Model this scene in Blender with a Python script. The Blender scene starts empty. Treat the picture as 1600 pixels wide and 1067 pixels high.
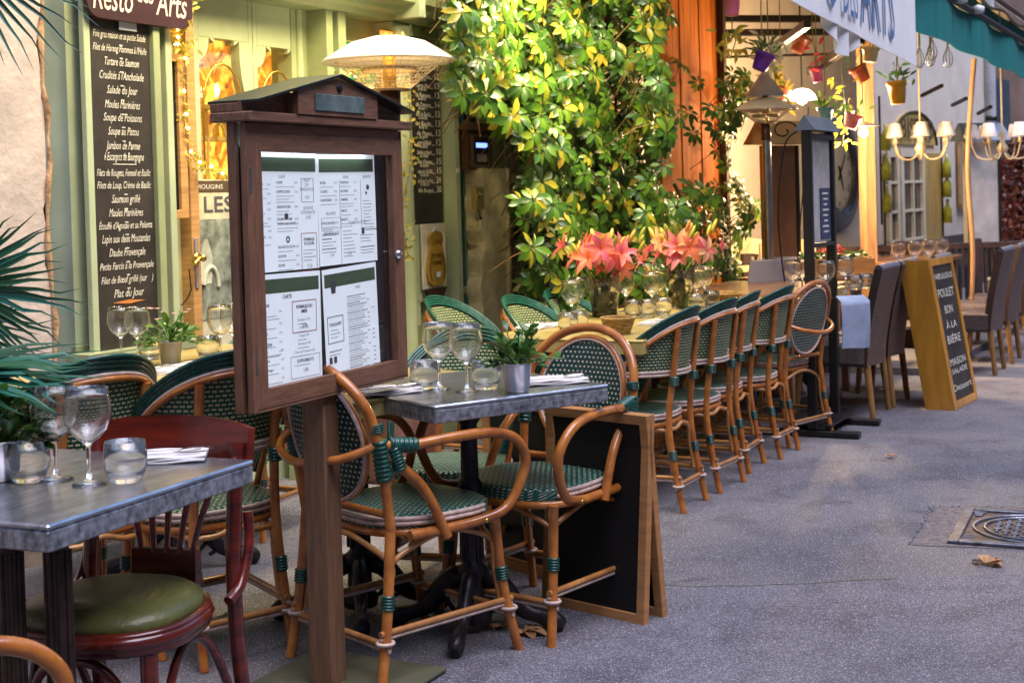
import bpy, math, random
from mathutils import Vector, Matrix
R=math.radians; PI=math.pi
random.seed(7)
S=bpy.context.scene
C=S.collection
# ------------------------------------------------------------------ camera
CH=1.32; FPX=2200.; PIT=.02; ROL=.028; CY=533.5-179
cf=Vector((0,math.cos(PIT),-math.sin(PIT))); cx=Vector((1,0,0)); cu=cx.cross(cf)
cR=cx*math.cos(ROL)-cu*math.sin(ROL); cU=cx*math.sin(ROL)+cu*math.cos(ROL)
cam=bpy.data.cameras.new('camera'); co=bpy.data.objects.new('camera',cam); C.objects.link(co)
co.matrix_world=Matrix(((cR.x,cU.x,-cf.x,0),(cR.y,cU.y,-cf.y,0),(cR.z,cU.z,-cf.z,CH),(0,0,0,1)))
cam.lens=36*FPX/1600; cam.sensor_width=36; cam.shift_y=-179/1600; cam.clip_end=400; cam.clip_start=.05
cam.dof.use_dof=True; cam.dof.focus_distance=4.0; cam.dof.aperture_fstop=8.0
S.camera=co
# ------------------------------------------------------------------ world, sun, exposure
w=bpy.data.worlds.new('World'); S.world=w; w.use_nodes=True; nt=w.node_tree
sky=nt.nodes.new('ShaderNodeTexSky'); sky.sky_type='NISHITA'; sky.sun_disc=False
SUN_EL=R(16); SUN_ROT=R(120)
sky.sun_elevation=SUN_EL; sky.sun_rotation=SUN_ROT; sky.ozone_density=3.0
bg=nt.nodes['Background']; nt.links.new(sky.outputs[0],bg.inputs[0]); bg.inputs[1].default_value=.15
sl=bpy.data.lights.new('sun','SUN'); sl.energy=1.4; sl.angle=R(50); sl.color=(.94,.88,1.0)
so=bpy.data.objects.new('sun',sl); C.objects.link(so)
so.rotation_euler=(R(22),0,R(50))
S.view_settings.view_transform='Standard'; S.view_settings.look='None'; S.view_settings.exposure=1.68; S.view_settings.gamma=1
S.render.engine='CYCLES'; S.cycles.max_bounces=14; S.cycles.transmission_bounces=12; S.cycles.transparent_max_bounces=24; S.cycles.caustics_refractive=False; S.cycles.caustics_reflective=False
def lamp(name,kind,loc,power,col,size=.1,rot=None,spot=None,parent=None):
    l=bpy.data.lights.new(name,kind); l.energy=power; l.color=col
    if kind=='AREA': l.size=size
    else: l.shadow_soft_size=size
    if spot: l.spot_size=R(spot); l.spot_blend=.6
    o=bpy.data.objects.new(name,l); C.objects.link(o); o.location=loc
    if rot is not None: o.rotation_euler=rot
    if parent: o.parent=parent
    return o
# ------------------------------------------------------------------ picture-to-place helpers
U=Vector((.466,.885,0)); V=Vector((.885,-.466,0)); ZV=Vector((0,0,1))
UROT=math.atan2(.885,.466)
W0=Vector((-1.21,6.443,0)); Q0=Vector((-.90,6.28,0))
D2=Vector((math.cos(R(57)),math.sin(R(57)),0)); N2=Vector((D2.y,-D2.x,0)); W2=Vector((3.28,14,0)); R2=R(57)
CP=Vector((0,0,CH))
def ray(px,py): return cf+cR*((px-800)/FPX)-cU*((py-CY)/FPX)
def P(px,py,z=0):
    d=ray(px,py); return CP+d*((z-CH)/d.z)
def Pd(px,py,dep):          # point at forward depth
    return CP+ray(px,py)*dep
def wp(px,py,off=0,o0=W0,u=U,n=V):
    d=ray(px,py); o=o0+n*off; q=CP+d*(((o-CP).dot(n))/d.dot(n)); return (q-o0).dot(u),q.z
def wp2(px,py,off=0): return wp(px,py,off,W2,D2,N2)
def Q(t,d,z=0): return Q0+U*t+V*d+ZV*z
# ------------------------------------------------------------------ materials
MATS={}
def nd(n,t,**k):
    x=n.nodes.new(t)
    for a,b in k.items(): setattr(x,a,b)
    return x
def mat(name,col,rough=.5,metal=0,var=.12,scale=8,bump=.0,bscale=None,coat=0,stretch=None,col2=None,trans=0,ior=1.45,emis=0,spec=.5,sheen=0,coord='Object',detail=6,dist=.005):
    if name in MATS: return MATS[name]
    m=bpy.data.materials.new(name); m.use_nodes=True; n=m.node_tree; b=n.nodes['Principled BSDF']
    tc=nd(n,'ShaderNodeTexCoord'); mp=nd(n,'ShaderNodeMapping'); n.links.new(tc.outputs[coord],mp.inputs[0])
    if stretch: mp.inputs['Scale'].default_value=stretch
    no=nd(n,'ShaderNodeTexNoise'); no.inputs['Scale'].default_value=scale; no.inputs['Detail'].default_value=detail; no.inputs['Roughness'].default_value=.6
    n.links.new(mp.outputs[0],no.inputs[0])
    cr=nd(n,'ShaderNodeValToRGB'); c2=col2 or tuple(max(0,c*(1-var*2.2)) for c in col)
    c1=col if col2 else tuple(min(1,c*(1+var)) for c in col)
    cr.color_ramp.elements[0].color=(*c2,1); cr.color_ramp.elements[1].color=(*c1,1)
    cr.color_ramp.elements[0].position=.32; cr.color_ramp.elements[1].position=.68
    n.links.new(no.outputs[0],cr.inputs[0]); n.links.new(cr.outputs[0],b.inputs['Base Color'])
    b.inputs['Roughness'].default_value=rough; b.inputs['Metallic'].default_value=metal
    b.inputs['IOR'].default_value=ior; b.inputs['Transmission Weight'].default_value=trans
    b.inputs['Coat Weight'].default_value=coat; b.inputs['Coat Roughness'].default_value=.12
    b.inputs['Specular IOR Level'].default_value=spec; b.inputs['Sheen Weight'].default_value=sheen
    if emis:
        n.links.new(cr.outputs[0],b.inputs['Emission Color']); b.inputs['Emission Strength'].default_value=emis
    if bump:
        n2=nd(n,'ShaderNodeTexNoise'); n2.inputs['Scale'].default_value=bscale or scale*4; n2.inputs['Detail'].default_value=5
        n.links.new(mp.outputs[0],n2.inputs[0])
        bp=nd(n,'ShaderNodeBump'); bp.inputs['Strength'].default_value=bump; bp.inputs['Distance'].default_value=dist
        n.links.new(n2.outputs[0],bp.inputs['Height']); n.links.new(bp.outputs[0],b.inputs['Normal'])
    MATS[name]=m; return m
def weave(name,green,cream,bw,rh,mortar,squash=1.0):
    m=bpy.data.materials.new(name); m.use_nodes=True; n=m.node_tree; b=n.nodes['Principled BSDF']
    tc=nd(n,'ShaderNodeTexCoord'); br=nd(n,'ShaderNodeTexBrick')
    no=nd(n,'ShaderNodeTexNoise'); no.inputs['Scale'].default_value=30; mx=nd(n,'ShaderNodeMixRGB'); mx.blend_type='ADD'; mx.inputs[0].default_value=.004
    n.links.new(tc.outputs['UV'],no.inputs[0]); n.links.new(tc.outputs['UV'],mx.inputs[1]); n.links.new(no.outputs['Color'],mx.inputs[2])
    n.links.new(mx.outputs[0],br.inputs[0])
    br.inputs['Color1'].default_value=(*cream,1); br.inputs['Color2'].default_value=(*[c*.75 for c in cream],1); br.inputs['Mortar'].default_value=(*green,1)
    br.inputs['Scale'].default_value=1; br.inputs['Brick Width'].default_value=bw; br.inputs['Row Height'].default_value=rh
    br.inputs['Mortar Size'].default_value=mortar; br.inputs['Mortar Smooth'].default_value=.2; br.offset=.5
    n.links.new(br.outputs[0],b.inputs['Base Color']); b.inputs['Roughness'].default_value=.38
    bp=nd(n,'ShaderNodeBump'); bp.inputs['Strength'].default_value=.6; bp.inputs['Distance'].default_value=.003; 
    wv=nd(n,'ShaderNodeTexWave'); wv.bands_direction='X'; wv.inputs['Scale'].default_value=.5/rh/2
    n.links.new(tc.outputs['UV'],wv.inputs[0]); ad=nd(n,'ShaderNodeMath',operation='SUBTRACT'); n.links.new(wv.outputs[1],ad.inputs[0]); n.links.new(br.outputs['Fac'],ad.inputs[1])
    n.links.new(ad.outputs[0],bp.inputs['Height']); n.links.new(bp.outputs[0],b.inputs['Normal'])
    MATS[name]=m; return m
M_rattan=mat('rattan',(.66,.235,.038),.30,var=.28,scale=11,coat=.6,col2=(.27,.07,.014),bump=.15,bscale=60)
M_rattanl=mat('rattan_light',(.58,.27,.08),.32,var=.25,scale=11,coat=.5,col2=(.30,.11,.03),bump=.15,bscale=60)
M_green=mat('green_plastic_wrap',(.010,.088,.062),.28,var=.3,scale=60,coat=.3)
M_cream=mat('cream_edging',(.66,.50,.42),.4,var=.15,scale=40)
M_weave=weave('green_cream_weave',(.006,.072,.042),(.72,.66,.34),.024,.0125,.0040)
M_weaved=weave('dark_green_dot_weave',(.006,.05,.04),(.85,.76,.6),.018,.0165,.0060)
M_weaveb=weave('black_green_weave',(.006,.022,.018),(.72,.50,.36),.026,.016,.0042)
M_weaves=weave('seat_weave',(.006,.075,.055),(.72,.66,.48),.02,.014,.0058)
def asphalt(name,c1,c2,c3,sp=.62):
    m=bpy.data.materials.new(name); m.use_nodes=True; n=m.node_tree; b=n.nodes['Principled BSDF']
    tc=nd(n,'ShaderNodeTexCoord'); 
    a=nd(n,'ShaderNodeTexNoise'); a.inputs['Scale'].default_value=.75; a.inputs['Detail'].default_value=4
    f=nd(n,'ShaderNodeTexVoronoi'); f.inputs['Scale'].default_value=330
    f2=nd(n,'ShaderNodeTexNoise'); f2.inputs['Scale'].default_value=165; f2.inputs['Detail'].default_value=3
    for x in (a,f,f2): n.links.new(tc.outputs['Object'],x.inputs[0])
    r=nd(n,'ShaderNodeValToRGB'); r.color_ramp.elements[0].color=(*c1,1); r.color_ramp.elements[1].color=(*c2,1); r.color_ramp.elements[0].position=.35; r.color_ramp.elements[1].position=.65
    n.links.new(a.outputs[0],r.inputs[0])
    r2=nd(n,'ShaderNodeValToRGB'); r2.color_ramp.elements[0].position=.45; r2.color_ramp.elements[1].position=.78; r2.color_ramp.elements[0].color=(.60,.60,.63,1); r2.color_ramp.elements[1].color=(1.95,1.9,1.85,1)
    n.links.new(f2.outputs[0],r2.inputs[0])
    mx=nd(n,'ShaderNodeMixRGB'); mx.blend_type='MULTIPLY'; mx.inputs[0].default_value=1; n.links.new(r.outputs[0],mx.inputs[1]); n.links.new(r2.outputs[0],mx.inputs[2])
    st=nd(n,'ShaderNodeTexNoise'); st.inputs['Scale'].default_value=4.5; st.inputs['Detail'].default_value=8; st.inputs['Distortion'].default_value=.6; n.links.new(tc.outputs['Object'],st.inputs[0]); sr=nd(n,'ShaderNodeValToRGB'); sr.color_ramp.elements[0].position=.33; sr.color_ramp.elements[0].color=(.66,.64,.66,1); sr.color_ramp.elements[1].position=.52; sr.color_ramp.elements[1].color=(1,1,1,1); n.links.new(st.outputs[0],sr.inputs[0]); mst=nd(n,'ShaderNodeMixRGB'); mst.blend_type='MULTIPLY'; mst.inputs[0].default_value=1; n.links.new(mx.outputs[0],mst.inputs[1]); n.links.new(sr.outputs[0],mst.inputs[2]); mx=mst
    r3=nd(n,'ShaderNodeValToRGB'); r3.color_ramp.elements[0].position=.90; r3.color_ramp.elements[1].position=.99
    sep=nd(n,'ShaderNodeSeparateColor'); n.links.new(f.outputs['Color'],sep.inputs[0]); n.links.new(sep.outputs[0],r3.inputs[0])
    m2=nd(n,'ShaderNodeMixRGB'); n.links.new(r3.outputs[0],m2.inputs[0]); n.links.new(mx.outputs[0],m2.inputs[1]); m2.inputs[2].default_value=(*c3,1)
    n.links.new(m2.outputs[0],b.inputs['Base Color']); b.inputs['Roughness'].default_value=sp
    bp=nd(n,'ShaderNodeBump'); bp.inputs['Strength'].default_value=1; bp.inputs['Distance'].default_value=.009
    n.links.new(f2.outputs[0],bp.inputs['Height']); n.links.new(bp.outputs[0],b.inputs['Normal'])
    MATS[name]=m; return m
M_asph=asphalt('asphalt',(.112,.112,.145),(.265,.245,.245),(.62,.58,.54))
M_asph2=asphalt('asphalt_new',(.15,.146,.18),(.21,.20,.225),(.58,.54,.54),.68)
M_pav=asphalt('terrace_slab',(.17,.16,.16),(.21,.195,.19),(.35,.33,.3))
M_sage=mat('sage_paint',(.33,.37,.20),.42,var=.07,scale=5,bump=.12,bscale=30,coat=.15)
M_sagel=mat('pale_mint_paint',(.46,.52,.33),.42,var=.06,scale=5,bump=.1,bscale=30,coat=.1)
M_teal=mat('teal_paint',(.12,.24,.23),.42,var=.1,scale=4,bump=.1,bscale=25,coat=.2)
M_greyteal=mat('grey_teal_paint',(.17,.21,.19),.45,var=.1,scale=3,bump=.15,bscale=25)
M_mauve=mat('mauve_paint',(.30,.25,.26),.45,var=.1,scale=5)
M_plast=mat('pink_plaster',(.55,.46,.42),.9,var=.12,scale=5,bump=.5,bscale=30,dist=.01)
M_plast2=mat('old_cream_plaster',(.78,.68,.42),.9,var=.14,scale=9,bump=.8,bscale=25,dist=.01)
M_wall2=mat('beige_plaster',(.66,.58,.50),.85,var=.06,scale=3,bump=.2,bscale=30)
M_slate=mat('chalkboard_slate',(.045,.038,.034),.45,var=.25,scale=4,bump=.05)
M_black=mat('matt_black',(.006,.005,.005),.6,var=.1,scale=6)
M_blackm=mat('black_metal',(.012,.011,.012),.4,var=.2,scale=10,coat=.2)
M_chalk=mat('chalk',(.82,.78,.66),.9,var=.15,scale=60)
M_sign=mat('aubergine_board',(.045,.016,.022),.45,var=.15,scale=8)
M_pinkp=mat('pink_white_paint',(.72,.56,.52),.6,var=.08,scale=20)
M_ltwood=mat('light_oak',(.56,.30,.11),.5,var=.15,scale=6,stretch=(1,1,10),bump=.1)
M_honey=mat('honey_wood',(.58,.25,.035),.4,var=.15,scale=5,stretch=(6,6,.6),bump=.1,coat=.2)
M_wal=mat('walnut_stand',(.27,.130,.072),.5,var=.3,scale=9,stretch=(9,9,1.2),bump=.35,bscale=40,col2=(.14,.062,.035))
M_walh=mat('walnut_stand_h',(.27,.130,.072),.5,var=.3,scale=9,stretch=(1.2,9,9),bump=.35,bscale=40,col2=(.14,.062,.035))
M_mahog=mat('mahogany_lacquer',(.19,.020,.008),.22,var=.25,scale=5,stretch=(1,1,7),coat=.7,col2=(.045,.007,.006))
M_vinyl=mat('olive_vinyl',(.12,.125,.035),.40,var=.2,scale=7,bump=.8,bscale=70,coat=.12,dist=.003)
M_zinc=mat('zinc_tabletop',(.58,.60,.66),.24,metal=.9,var=.2,scale=6,stretch=(1.5,7,1),bump=.25,bscale=30,dist=.003)
M_zince=mat('zinc_edge',(.40,.41,.46),.45,metal=.65,var=.3,scale=55,bump=.6,bscale=60,dist=.004)
M_ytab=mat('yellowed_table_wood',(.46,.35,.12),.35,var=.15,scale=5,bump=.1,coat=.2)
M_iron=mat('cast_iron',(.035,.03,.035),.4,metal=.5,var=.3,scale=14,bump=.4,coat=.1)
M_pot=mat('galvanised_pot',(.5,.47,.47),.3,metal=.85,var=.1,scale=9)
M_cloth=mat('white_napkin',(.78,.74,.72),.8,var=.05,scale=20,bump=.2,bscale=80)
M_steel=mat('steel',(.6,.58,.55),.2,metal=1,var=.1,scale=20)
M_brass=mat('brass',(.75,.48,.12),.28,metal=1,var=.1,scale=15)
M_wicker=mat('grey_wicker',(.105,.075,.07),.5,var=.3,scale=50,stretch=(1,1,6),bump=.8,bscale=60,dist=.006)
M_cane=mat('basket_cane',(.55,.33,.10),.5,var=.35,scale=40,stretch=(1,1,8),bump=.9,bscale=70,dist=.006)
M_white=mat('white_enamel',(.86,.84,.80),.3,var=.03,scale=6,coat=.3)
M_paper=mat('menu_paper',(.80,.82,.84),.7,var=.02,scale=5)
M_glowpaper=mat('glowing_paper',(.74,.80,.86),.7,var=.02,scale=5,emis=.16)  # paper glows by itself to brighten the sheets; nothing shines from behind
M_ink=mat('ink',(.09,.09,.11),.8,var=.1)
M_inkl=mat('ink_light',(.25,.25,.28),.8,var=.1)
M_red=mat('red_print',(.45,.10,.08),.7,var=.1)
M_gprint=mat('green_print',(.09,.14,.07),.7,var=.1)
M_soil=mat('soil',(.04,.025,.018),.95,var=.4,scale=60,bump=.8)
M_redbr=mat('red_trim',(.62,.13,.04),.5,var=.1)
def glassm():
    m=bpy.data.materials.new('clear_glass'); m.use_nodes=True; n=m.node_tree; b=n.nodes['Principled BSDF']
    b.inputs['Base Color'].default_value=(.97,.98,.98,1); b.inputs['Roughness'].default_value=0; b.inputs['IOR'].default_value=1.45; b.inputs['Transmission Weight'].default_value=1
    o=n.nodes['Material Output']; lp=nd(n,'ShaderNodeBsdfTransparent'); lp.inputs[0].default_value=(.95,.96,.96,1)
    mx=nd(n,'ShaderNodeMixShader'); mx.inputs[0].default_value=.93
    n.links.new(lp.outputs[0],mx.inputs[1]); n.links.new(b.outputs[0],mx.inputs[2]); n.links.new(mx.outputs[0],o.inputs[0])
    return m
M_glass=glassm()
def panem():
    m=bpy.data.materials.new('window_pane'); m.use_nodes=True; n=m.node_tree; n.nodes.remove(n.nodes['Principled BSDF'])
    o=n.nodes['Material Output']; t=nd(n,'ShaderNodeBsdfTransparent'); g=nd(n,'ShaderNodeBsdfGlossy'); g.inputs['Roughness'].default_value=.02
    lw=nd(n,'ShaderNodeLayerWeight'); pw_=nd(n,'ShaderNodeMath',operation='POWER'); pw_.inputs[1].default_value=4; n.links.new(lw.outputs['Facing'],pw_.inputs[0]); fr=nd(n,'ShaderNodeMath',operation='MULTIPLY_ADD'); fr.inputs[1].default_value=.7; fr.inputs[2].default_value=.035; n.links.new(pw_.outputs[0],fr.inputs[0]); mx=nd(n,'ShaderNodeMixShader')
    n.links.new(fr.outputs[0],mx.inputs[0]); n.links.new(t.outputs[0],mx.inputs[1]); n.links.new(g.outputs[0],mx.inputs[2]); n.links.new(mx.outputs[0],o.inputs[0])
    return m
M_pane=panem()
def emit(name,col,st):
    m=bpy.data.materials.new(name); m.use_nodes=True; n=m.node_tree; b=n.nodes['Principled BSDF']
    b.inputs['Base Color'].default_value=(*col,1); b.inputs['Emission Color'].default_value=(*col,1); b.inputs['Emission Strength'].default_value=st
    return m
M_bulb=emit('lit_bulb',(1,.82,.5),14); M_fairy=emit('fairy_bulb',(1,.62,.25),9); M_led=emit('led_strip',(.75,.9,1),7)
M_bluerefl=emit('blue_reflection',(.12,.2,1),1.3)
def leafm(name,stops,rough=.35,tr=.25):
    m=bpy.data.materials.new(name); m.use_nodes=True; n=m.node_tree; b=n.nodes['Principled BSDF']
    u=nd(n,'ShaderNodeUVMap'); u.uv_map='rnd'; sx=nd(n,'ShaderNodeSeparateXYZ'); n.links.new(u.outputs[0],sx.inputs[0])
    r=nd(n,'ShaderNodeValToRGB'); el=r.color_ramp.elements
    el[0].position=stops[0][0]; el[0].color=(*stops[0][1],1); el[1].position=stops[-1][0]; el[1].color=(*stops[-1][1],1)
    for p,c in stops[1:-1]: e=el.new(p); e.color=(*c,1)
    n.links.new(sx.outputs[0],r.inputs[0]); n.links.new(r.outputs[0],b.inputs['Base Color'])
    b.inputs['Roughness'].default_value=rough; b.inputs['Coat Weight'].default_value=.2
    t=nd(n,'ShaderNodeBsdfTranslucent'); n.links.new(r.outputs[0],t.inputs[0]); mx=nd(n,'ShaderNodeMixShader'); mx.inputs[0].default_value=tr
    o=n.nodes['Material Output']; n.links.new(b.outputs[0],mx.inputs[1]); n.links.new(t.outputs[0],mx.inputs[2]); n.links.new(mx.outputs[0],o.inputs[0])
    return m
M_leaf=leafm('variegated_leaf',[(0,(.020,.060,.008)),(.4,(.045,.125,.012)),(.68,(.10,.20,.015)),(.82,(.26,.26,.02)),(1,(.46,.36,.04))])
M_leafp=leafm('pot_plant_leaf',[(0,(.03,.10,.015)),(.6,(.07,.20,.03)),(1,(.16,.30,.05))])
M_palm=leafm('palm_leaf',[(0,(.014,.06,.022)),(.5,(.03,.12,.045)),(.8,(.03,.17,.12)),(1,(.24,.30,.07))],.3,.15)  # teal stop puts the sky's reflected blue tint into the blade colour
M_lily=leafm('lily_petal',[(0,(.85,.26,.10)),(.35,(.80,.20,.15)),(.65,(.66,.11,.22)),(.85,(.82,.30,.30)),(1,(.90,.50,.30))],.45,.35)
M_bud=leafm('lily_bud',[(0,(.42,.48,.06)),(.6,(.7,.62,.10)),(1,(.85,.45,.15))],.45,.3)
M_vine=leafm('vine_leaf',[(0,(.25,.3,.04)),(.5,(.55,.45,.06)),(1,(.8,.6,.12))],.5,.4)
M_dry=leafm('dry_leaf',[(0,(.42,.20,.08)),(1,(.6,.34,.17))],.7,.1)
M_geran=leafm('geranium_petal',[(0,(.75,.03,.04)),(1,(.9,.08,.08))],.6,.2)
def interiorm():
    m=bpy.data.materials.new('glowing_interior'); m.use_nodes=True; n=m.node_tree; b=n.nodes['Principled BSDF']
    tc=nd(n,'ShaderNodeTexCoord'); mp=nd(n,'ShaderNodeMapping'); n.links.new(tc.outputs['Object'],mp.inputs[0]); mp.inputs['Scale'].default_value=(14,14,11)
    no=nd(n,'ShaderNodeTexNoise'); no.inputs['Scale'].default_value=1; no.inputs['Detail'].default_value=3; no.inputs['Distortion'].default_value=1.2; n.links.new(mp.outputs[0],no.inputs[0])
    r=nd(n,'ShaderNodeValToRGB'); el=r.color_ramp.elements; el[0].position=.3; el[0].color=(.14,.045,.01,1); el[1].position=.68; el[1].color=(.95,.72,.12,1)
    e=el.new(.48); e.color=(.75,.24,.02,1); e=el.new(.56); e.color=(.85,.55,.06,1)
    n.links.new(no.outputs[0],r.inputs[0]); n.links.new(r.outputs[0],b.inputs['Base Color']); n.links.new(r.outputs[0],b.inputs['Emission Color']); b.inputs['Emission Strength'].default_value=.45
    return m
M_inter=interiorm()
# ------------------------------------------------------------------ mesh builder
def frame_of(d):
    d=d.normalized(); a=Vector((0,0,1)) if abs(d.z)<.9 else Vector((1,0,0)); x=a.cross(d).normalized(); return x,d.cross(x)
def crs(pts,n=6,closed=False):
    pts=[Vector(p) for p in pts]; out=[]; m=len(pts)
    rng=range(m) if closed else range(m-1)
    for i in rng:
        if closed: p0,p1,p2,p3=pts[i-1],pts[i],pts[(i+1)%m],pts[(i+2)%m]
        else: p0,p1,p2,p3=pts[max(i-1,0)],pts[i],pts[i+1],pts[min(i+2,m-1)]
        for k in range(n):
            t=k/n; out.append(.5*((2*p1)+(p2-p0)*t+(2*p0-5*p1+4*p2-p3)*t*t+(3*p1-p0-3*p2+p3)*t**3))
    if not closed: out.append(pts[-1])
    return out
class MB:
    def __init__(s): s.v=[];s.f=[];s.sm=[];s.uv=[];s.rn=[];s.hasuv=False;s.hasr=False
    def add(s,vs,fs,smooth=False,uvs=None,rnd=None):
        o=len(s.v); s.v+=[tuple(q) for q in vs]
        for i,f in enumerate(fs):
            s.f.append([o+k for k in f]); s.sm.append(smooth)
            if uvs: s.uv.append([uvs[k] for k in f]); s.hasuv=True
            else: s.uv.append(None)
            s.rn.append(rnd); s.hasr|=rnd is not None
        return s
    def box(s,c,size,M=None,ch=.002):
        c=Vector(c); h=[x/2 for x in size]; ch=min(ch,min(h)*.8); vs=[];idx={}
        for sx in (-1,1):
            for sy in (-1,1):
                for sz in (-1,1):
                    for a in range(3):
                        p=Vector((sx*(h[0]-(ch if a!=0 else 0)),sy*(h[1]-(ch if a!=1 else 0)),sz*(h[2]-(ch if a!=2 else 0))))
                        if M is not None: p=M@p
                        idx[(sx,sy,sz,a)]=len(vs); vs.append(p+c)
        fs=[]
        for a in range(3):
            b,d=(a+1)%3,(a+2)%3
            for sg in (-1,1):
                q=[]
                for sb,sd in ((-1,-1),(1,-1),(1,1),(-1,1)):
                    k=[0,0,0];k[a]=sg;k[b]=sb;k[d]=sd;q.append(idx[(*k,a)])
                fs.append(q if sg>0 else q[::-1])
            for sb in (-1,1):
                for sd in (-1,1):      # edge along a
                    q=[]
                    for sg,ax in ((-1,b),(1,b),(1,d),(-1,d)):
                        k=[0,0,0];k[a]=sg;k[b]=sb;k[d]=sd;q.append(idx[(*k,ax)])
                    fs.append(q if sb*sd<0 else q[::-1])
        for sx in (-1,1):
            for sy in (-1,1):
                for sz in (-1,1):
                    q=[idx[(sx,sy,sz,a)] for a in range(3)]; fs.append(q if sx*sy*sz>0 else q[::-1])
        return s.add(vs,fs)
    def bar(s,a,b,wd,th,ch=.002,up=None):    # rectangular bar from a to b
        a=Vector(a);b=Vector(b);d=(b-a); L=d.length; d.normalize()
        upv=Vector(up) if up else (Vector((0,0,1)) if abs(d.z)<.9 else Vector((0,1,0)))
        x=upv.cross(d).normalized(); y=d.cross(x)
        return s.box((a+b)/2,(wd,th,L),Matrix((x,y,d)).transposed(),ch)
    def tube(s,pts,r,seg=8,closed=False,flat=1.0):
        pts=[Vector(p) for p in pts]; n=len(pts); rs=r if isinstance(r,(list,tuple)) else [r]*n
        T=[]
        for i in range(n):
            a=pts[i-1] if (i>0 or closed) else pts[0]; b=pts[(i+1)%n] if (i<n-1 or closed) else pts[-1]
            d=b-a; T.append(d.normalized() if d.length>1e-9 else Vector((0,0,1)))
        x,y=frame_of(T[0]); vs=[]
        for i in range(n):
            x=(x-T[i]*x.dot(T[i])); x=x.normalized() if x.length>1e-6 else frame_of(T[i])[0]; y=T[i].cross(x)
            for k in range(seg):
                a=2*PI*k/seg; vs.append(pts[i]+(x*math.cos(a)+y*math.sin(a)*flat)*rs[i])
        fs=[]
        for i in range(n if closed else n-1):
            j=(i+1)%n
            for k in range(seg):
                k2=(k+1)%seg; fs.append((i*seg+k,i*seg+k2,j*seg+k2,j*seg+k))
        s.add(vs,fs,True)
        if not closed:
            s.add([vs[k] for k in range(seg)],[tuple(range(seg))[::-1]]); s.add(vs[-seg:],[tuple(range(seg))])
        return s
    def lathe(s,prof,seg=24,o=(0,0,0),M=None,smooth=True):
        o=Vector(o); vs=[];fs=[]
        for r,z in prof:
            for k in range(seg):
                a=2*PI*k/seg; p=Vector((r*math.cos(a),r*math.sin(a),z)); 
                if M is not None: p=M@p
                vs.append(p+o)
        for i in range(len(prof)-1):
            for k in range(seg):
                k2=(k+1)%seg; fs.append((i*seg+k,i*seg+k2,(i+1)*seg+k2,(i+1)*seg+k))
        return s.add(vs,fs,smooth)
    def sheet(s,fn,nu,nv,uvf=None,smooth=True,th=0,rnd=None):
        g=[[Vector(fn(i/nu,j/nv)) for j in range(nv+1)] for i in range(nu+1)]
        def out(g,flip):
            vs=[p for row in g for p in row]; fs=[]
            for i in range(nu):
                for j in range(nv):
                    a=i*(nv+1)+j; q=(a,a+nv+1,a+nv+2,a+1); fs.append(q[::-1] if flip else q)
            uv=[uvf(i/nu,j/nv) for i in range(nu+1) for j in range(nv+1)] if uvf else None
            s.add(vs,fs,smooth,uv,rnd)
        if th:
            nr=[[None]*(nv+1) for _ in range(nu+1)]
            for i in range(nu+1):
                for j in range(nv+1):
                    a=g[min(i+1,nu)][j]-g[max(i-1,0)][j]; b=g[i][min(j+1,nv)]-g[i][max(j-1,0)]
                    c=a.cross(b); nr[i][j]=c.normalized() if c.length>1e-9 else Vector((0,0,1))
            g1=[[g[i][j]+nr[i][j]*th/2 for j in range(nv+1)] for i in range(nu+1)]
            g2=[[g[i][j]-nr[i][j]*th/2 for j in range(nv+1)] for i in range(nu+1)]
            out(g1,False); out(g2,True)
            ring=[(i,0) for i in range(nu)]+[(nu,j) for j in range(nv)]+[(i,nv) for i in range(nu,0,-1)]+[(0,j) for j in range(nv,0,-1)]
            m=len(ring); vs=[g1[i][j] for i,j in ring]+[g2[i][j] for i,j in ring]
            s.add(vs,[(k,(k+1)%m+m,(k+1)%m) if False else (k,k+m,(k+1)%m+m,(k+1)%m) for k in range(m)],False,[(0,0)]*len(vs) if uvf else None,rnd)
        else: out(g,False)
        return s
    def prism(s,poly,h,o=(0,0,0),M=None):    # poly in local xy, extruded +z by h
        o=Vector(o); M=M or Matrix.Identity(3); n=len(poly)
        vs=[M@Vector((x,y,0))+o for x,y in poly]+[M@Vector((x,y,h))+o for x,y in poly]
        return s.add(vs,[tuple(range(n))[::-1],tuple(range(n,2*n))]+[(i,(i+1)%n,(i+1)%n+n,i+n) for i in range(n)])
    def text(s,body,size,o,xd=(1,0,0),yd=(0,0,1),align='LEFT',shear=0,sx=1.0,bold=0,width=None):
        cu=bpy.data.curves.new('t','FONT'); cu.body=body; cu.size=size; cu.align_x=align; cu.shear=shear; cu.offset=bold; cu.resolution_u=2
        ob=bpy.data.objects.new('t',cu); me=bpy.data.meshes.new_from_object(ob)
        if not me.vertices: return s
        xs=[v.co.x for v in me.vertices]
        if width: 
            k=width/max(1e-6,max(xs)-min(xs)); sx=k
        o=Vector(o);xd=Vector(xd);yd=Vector(yd)
        vs=[o+xd*(v.co.x*sx)+yd*v.co.y for v in me.vertices]; s.add(vs,[tuple(p.vertices) for p in me.polygons])
        bpy.data.objects.remove(ob); bpy.data.curves.remove(cu); bpy.data.meshes.remove(me); return s
    def xf(s,M): s.v=[tuple(M@Vector(p)) for p in s.v]; return s
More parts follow.
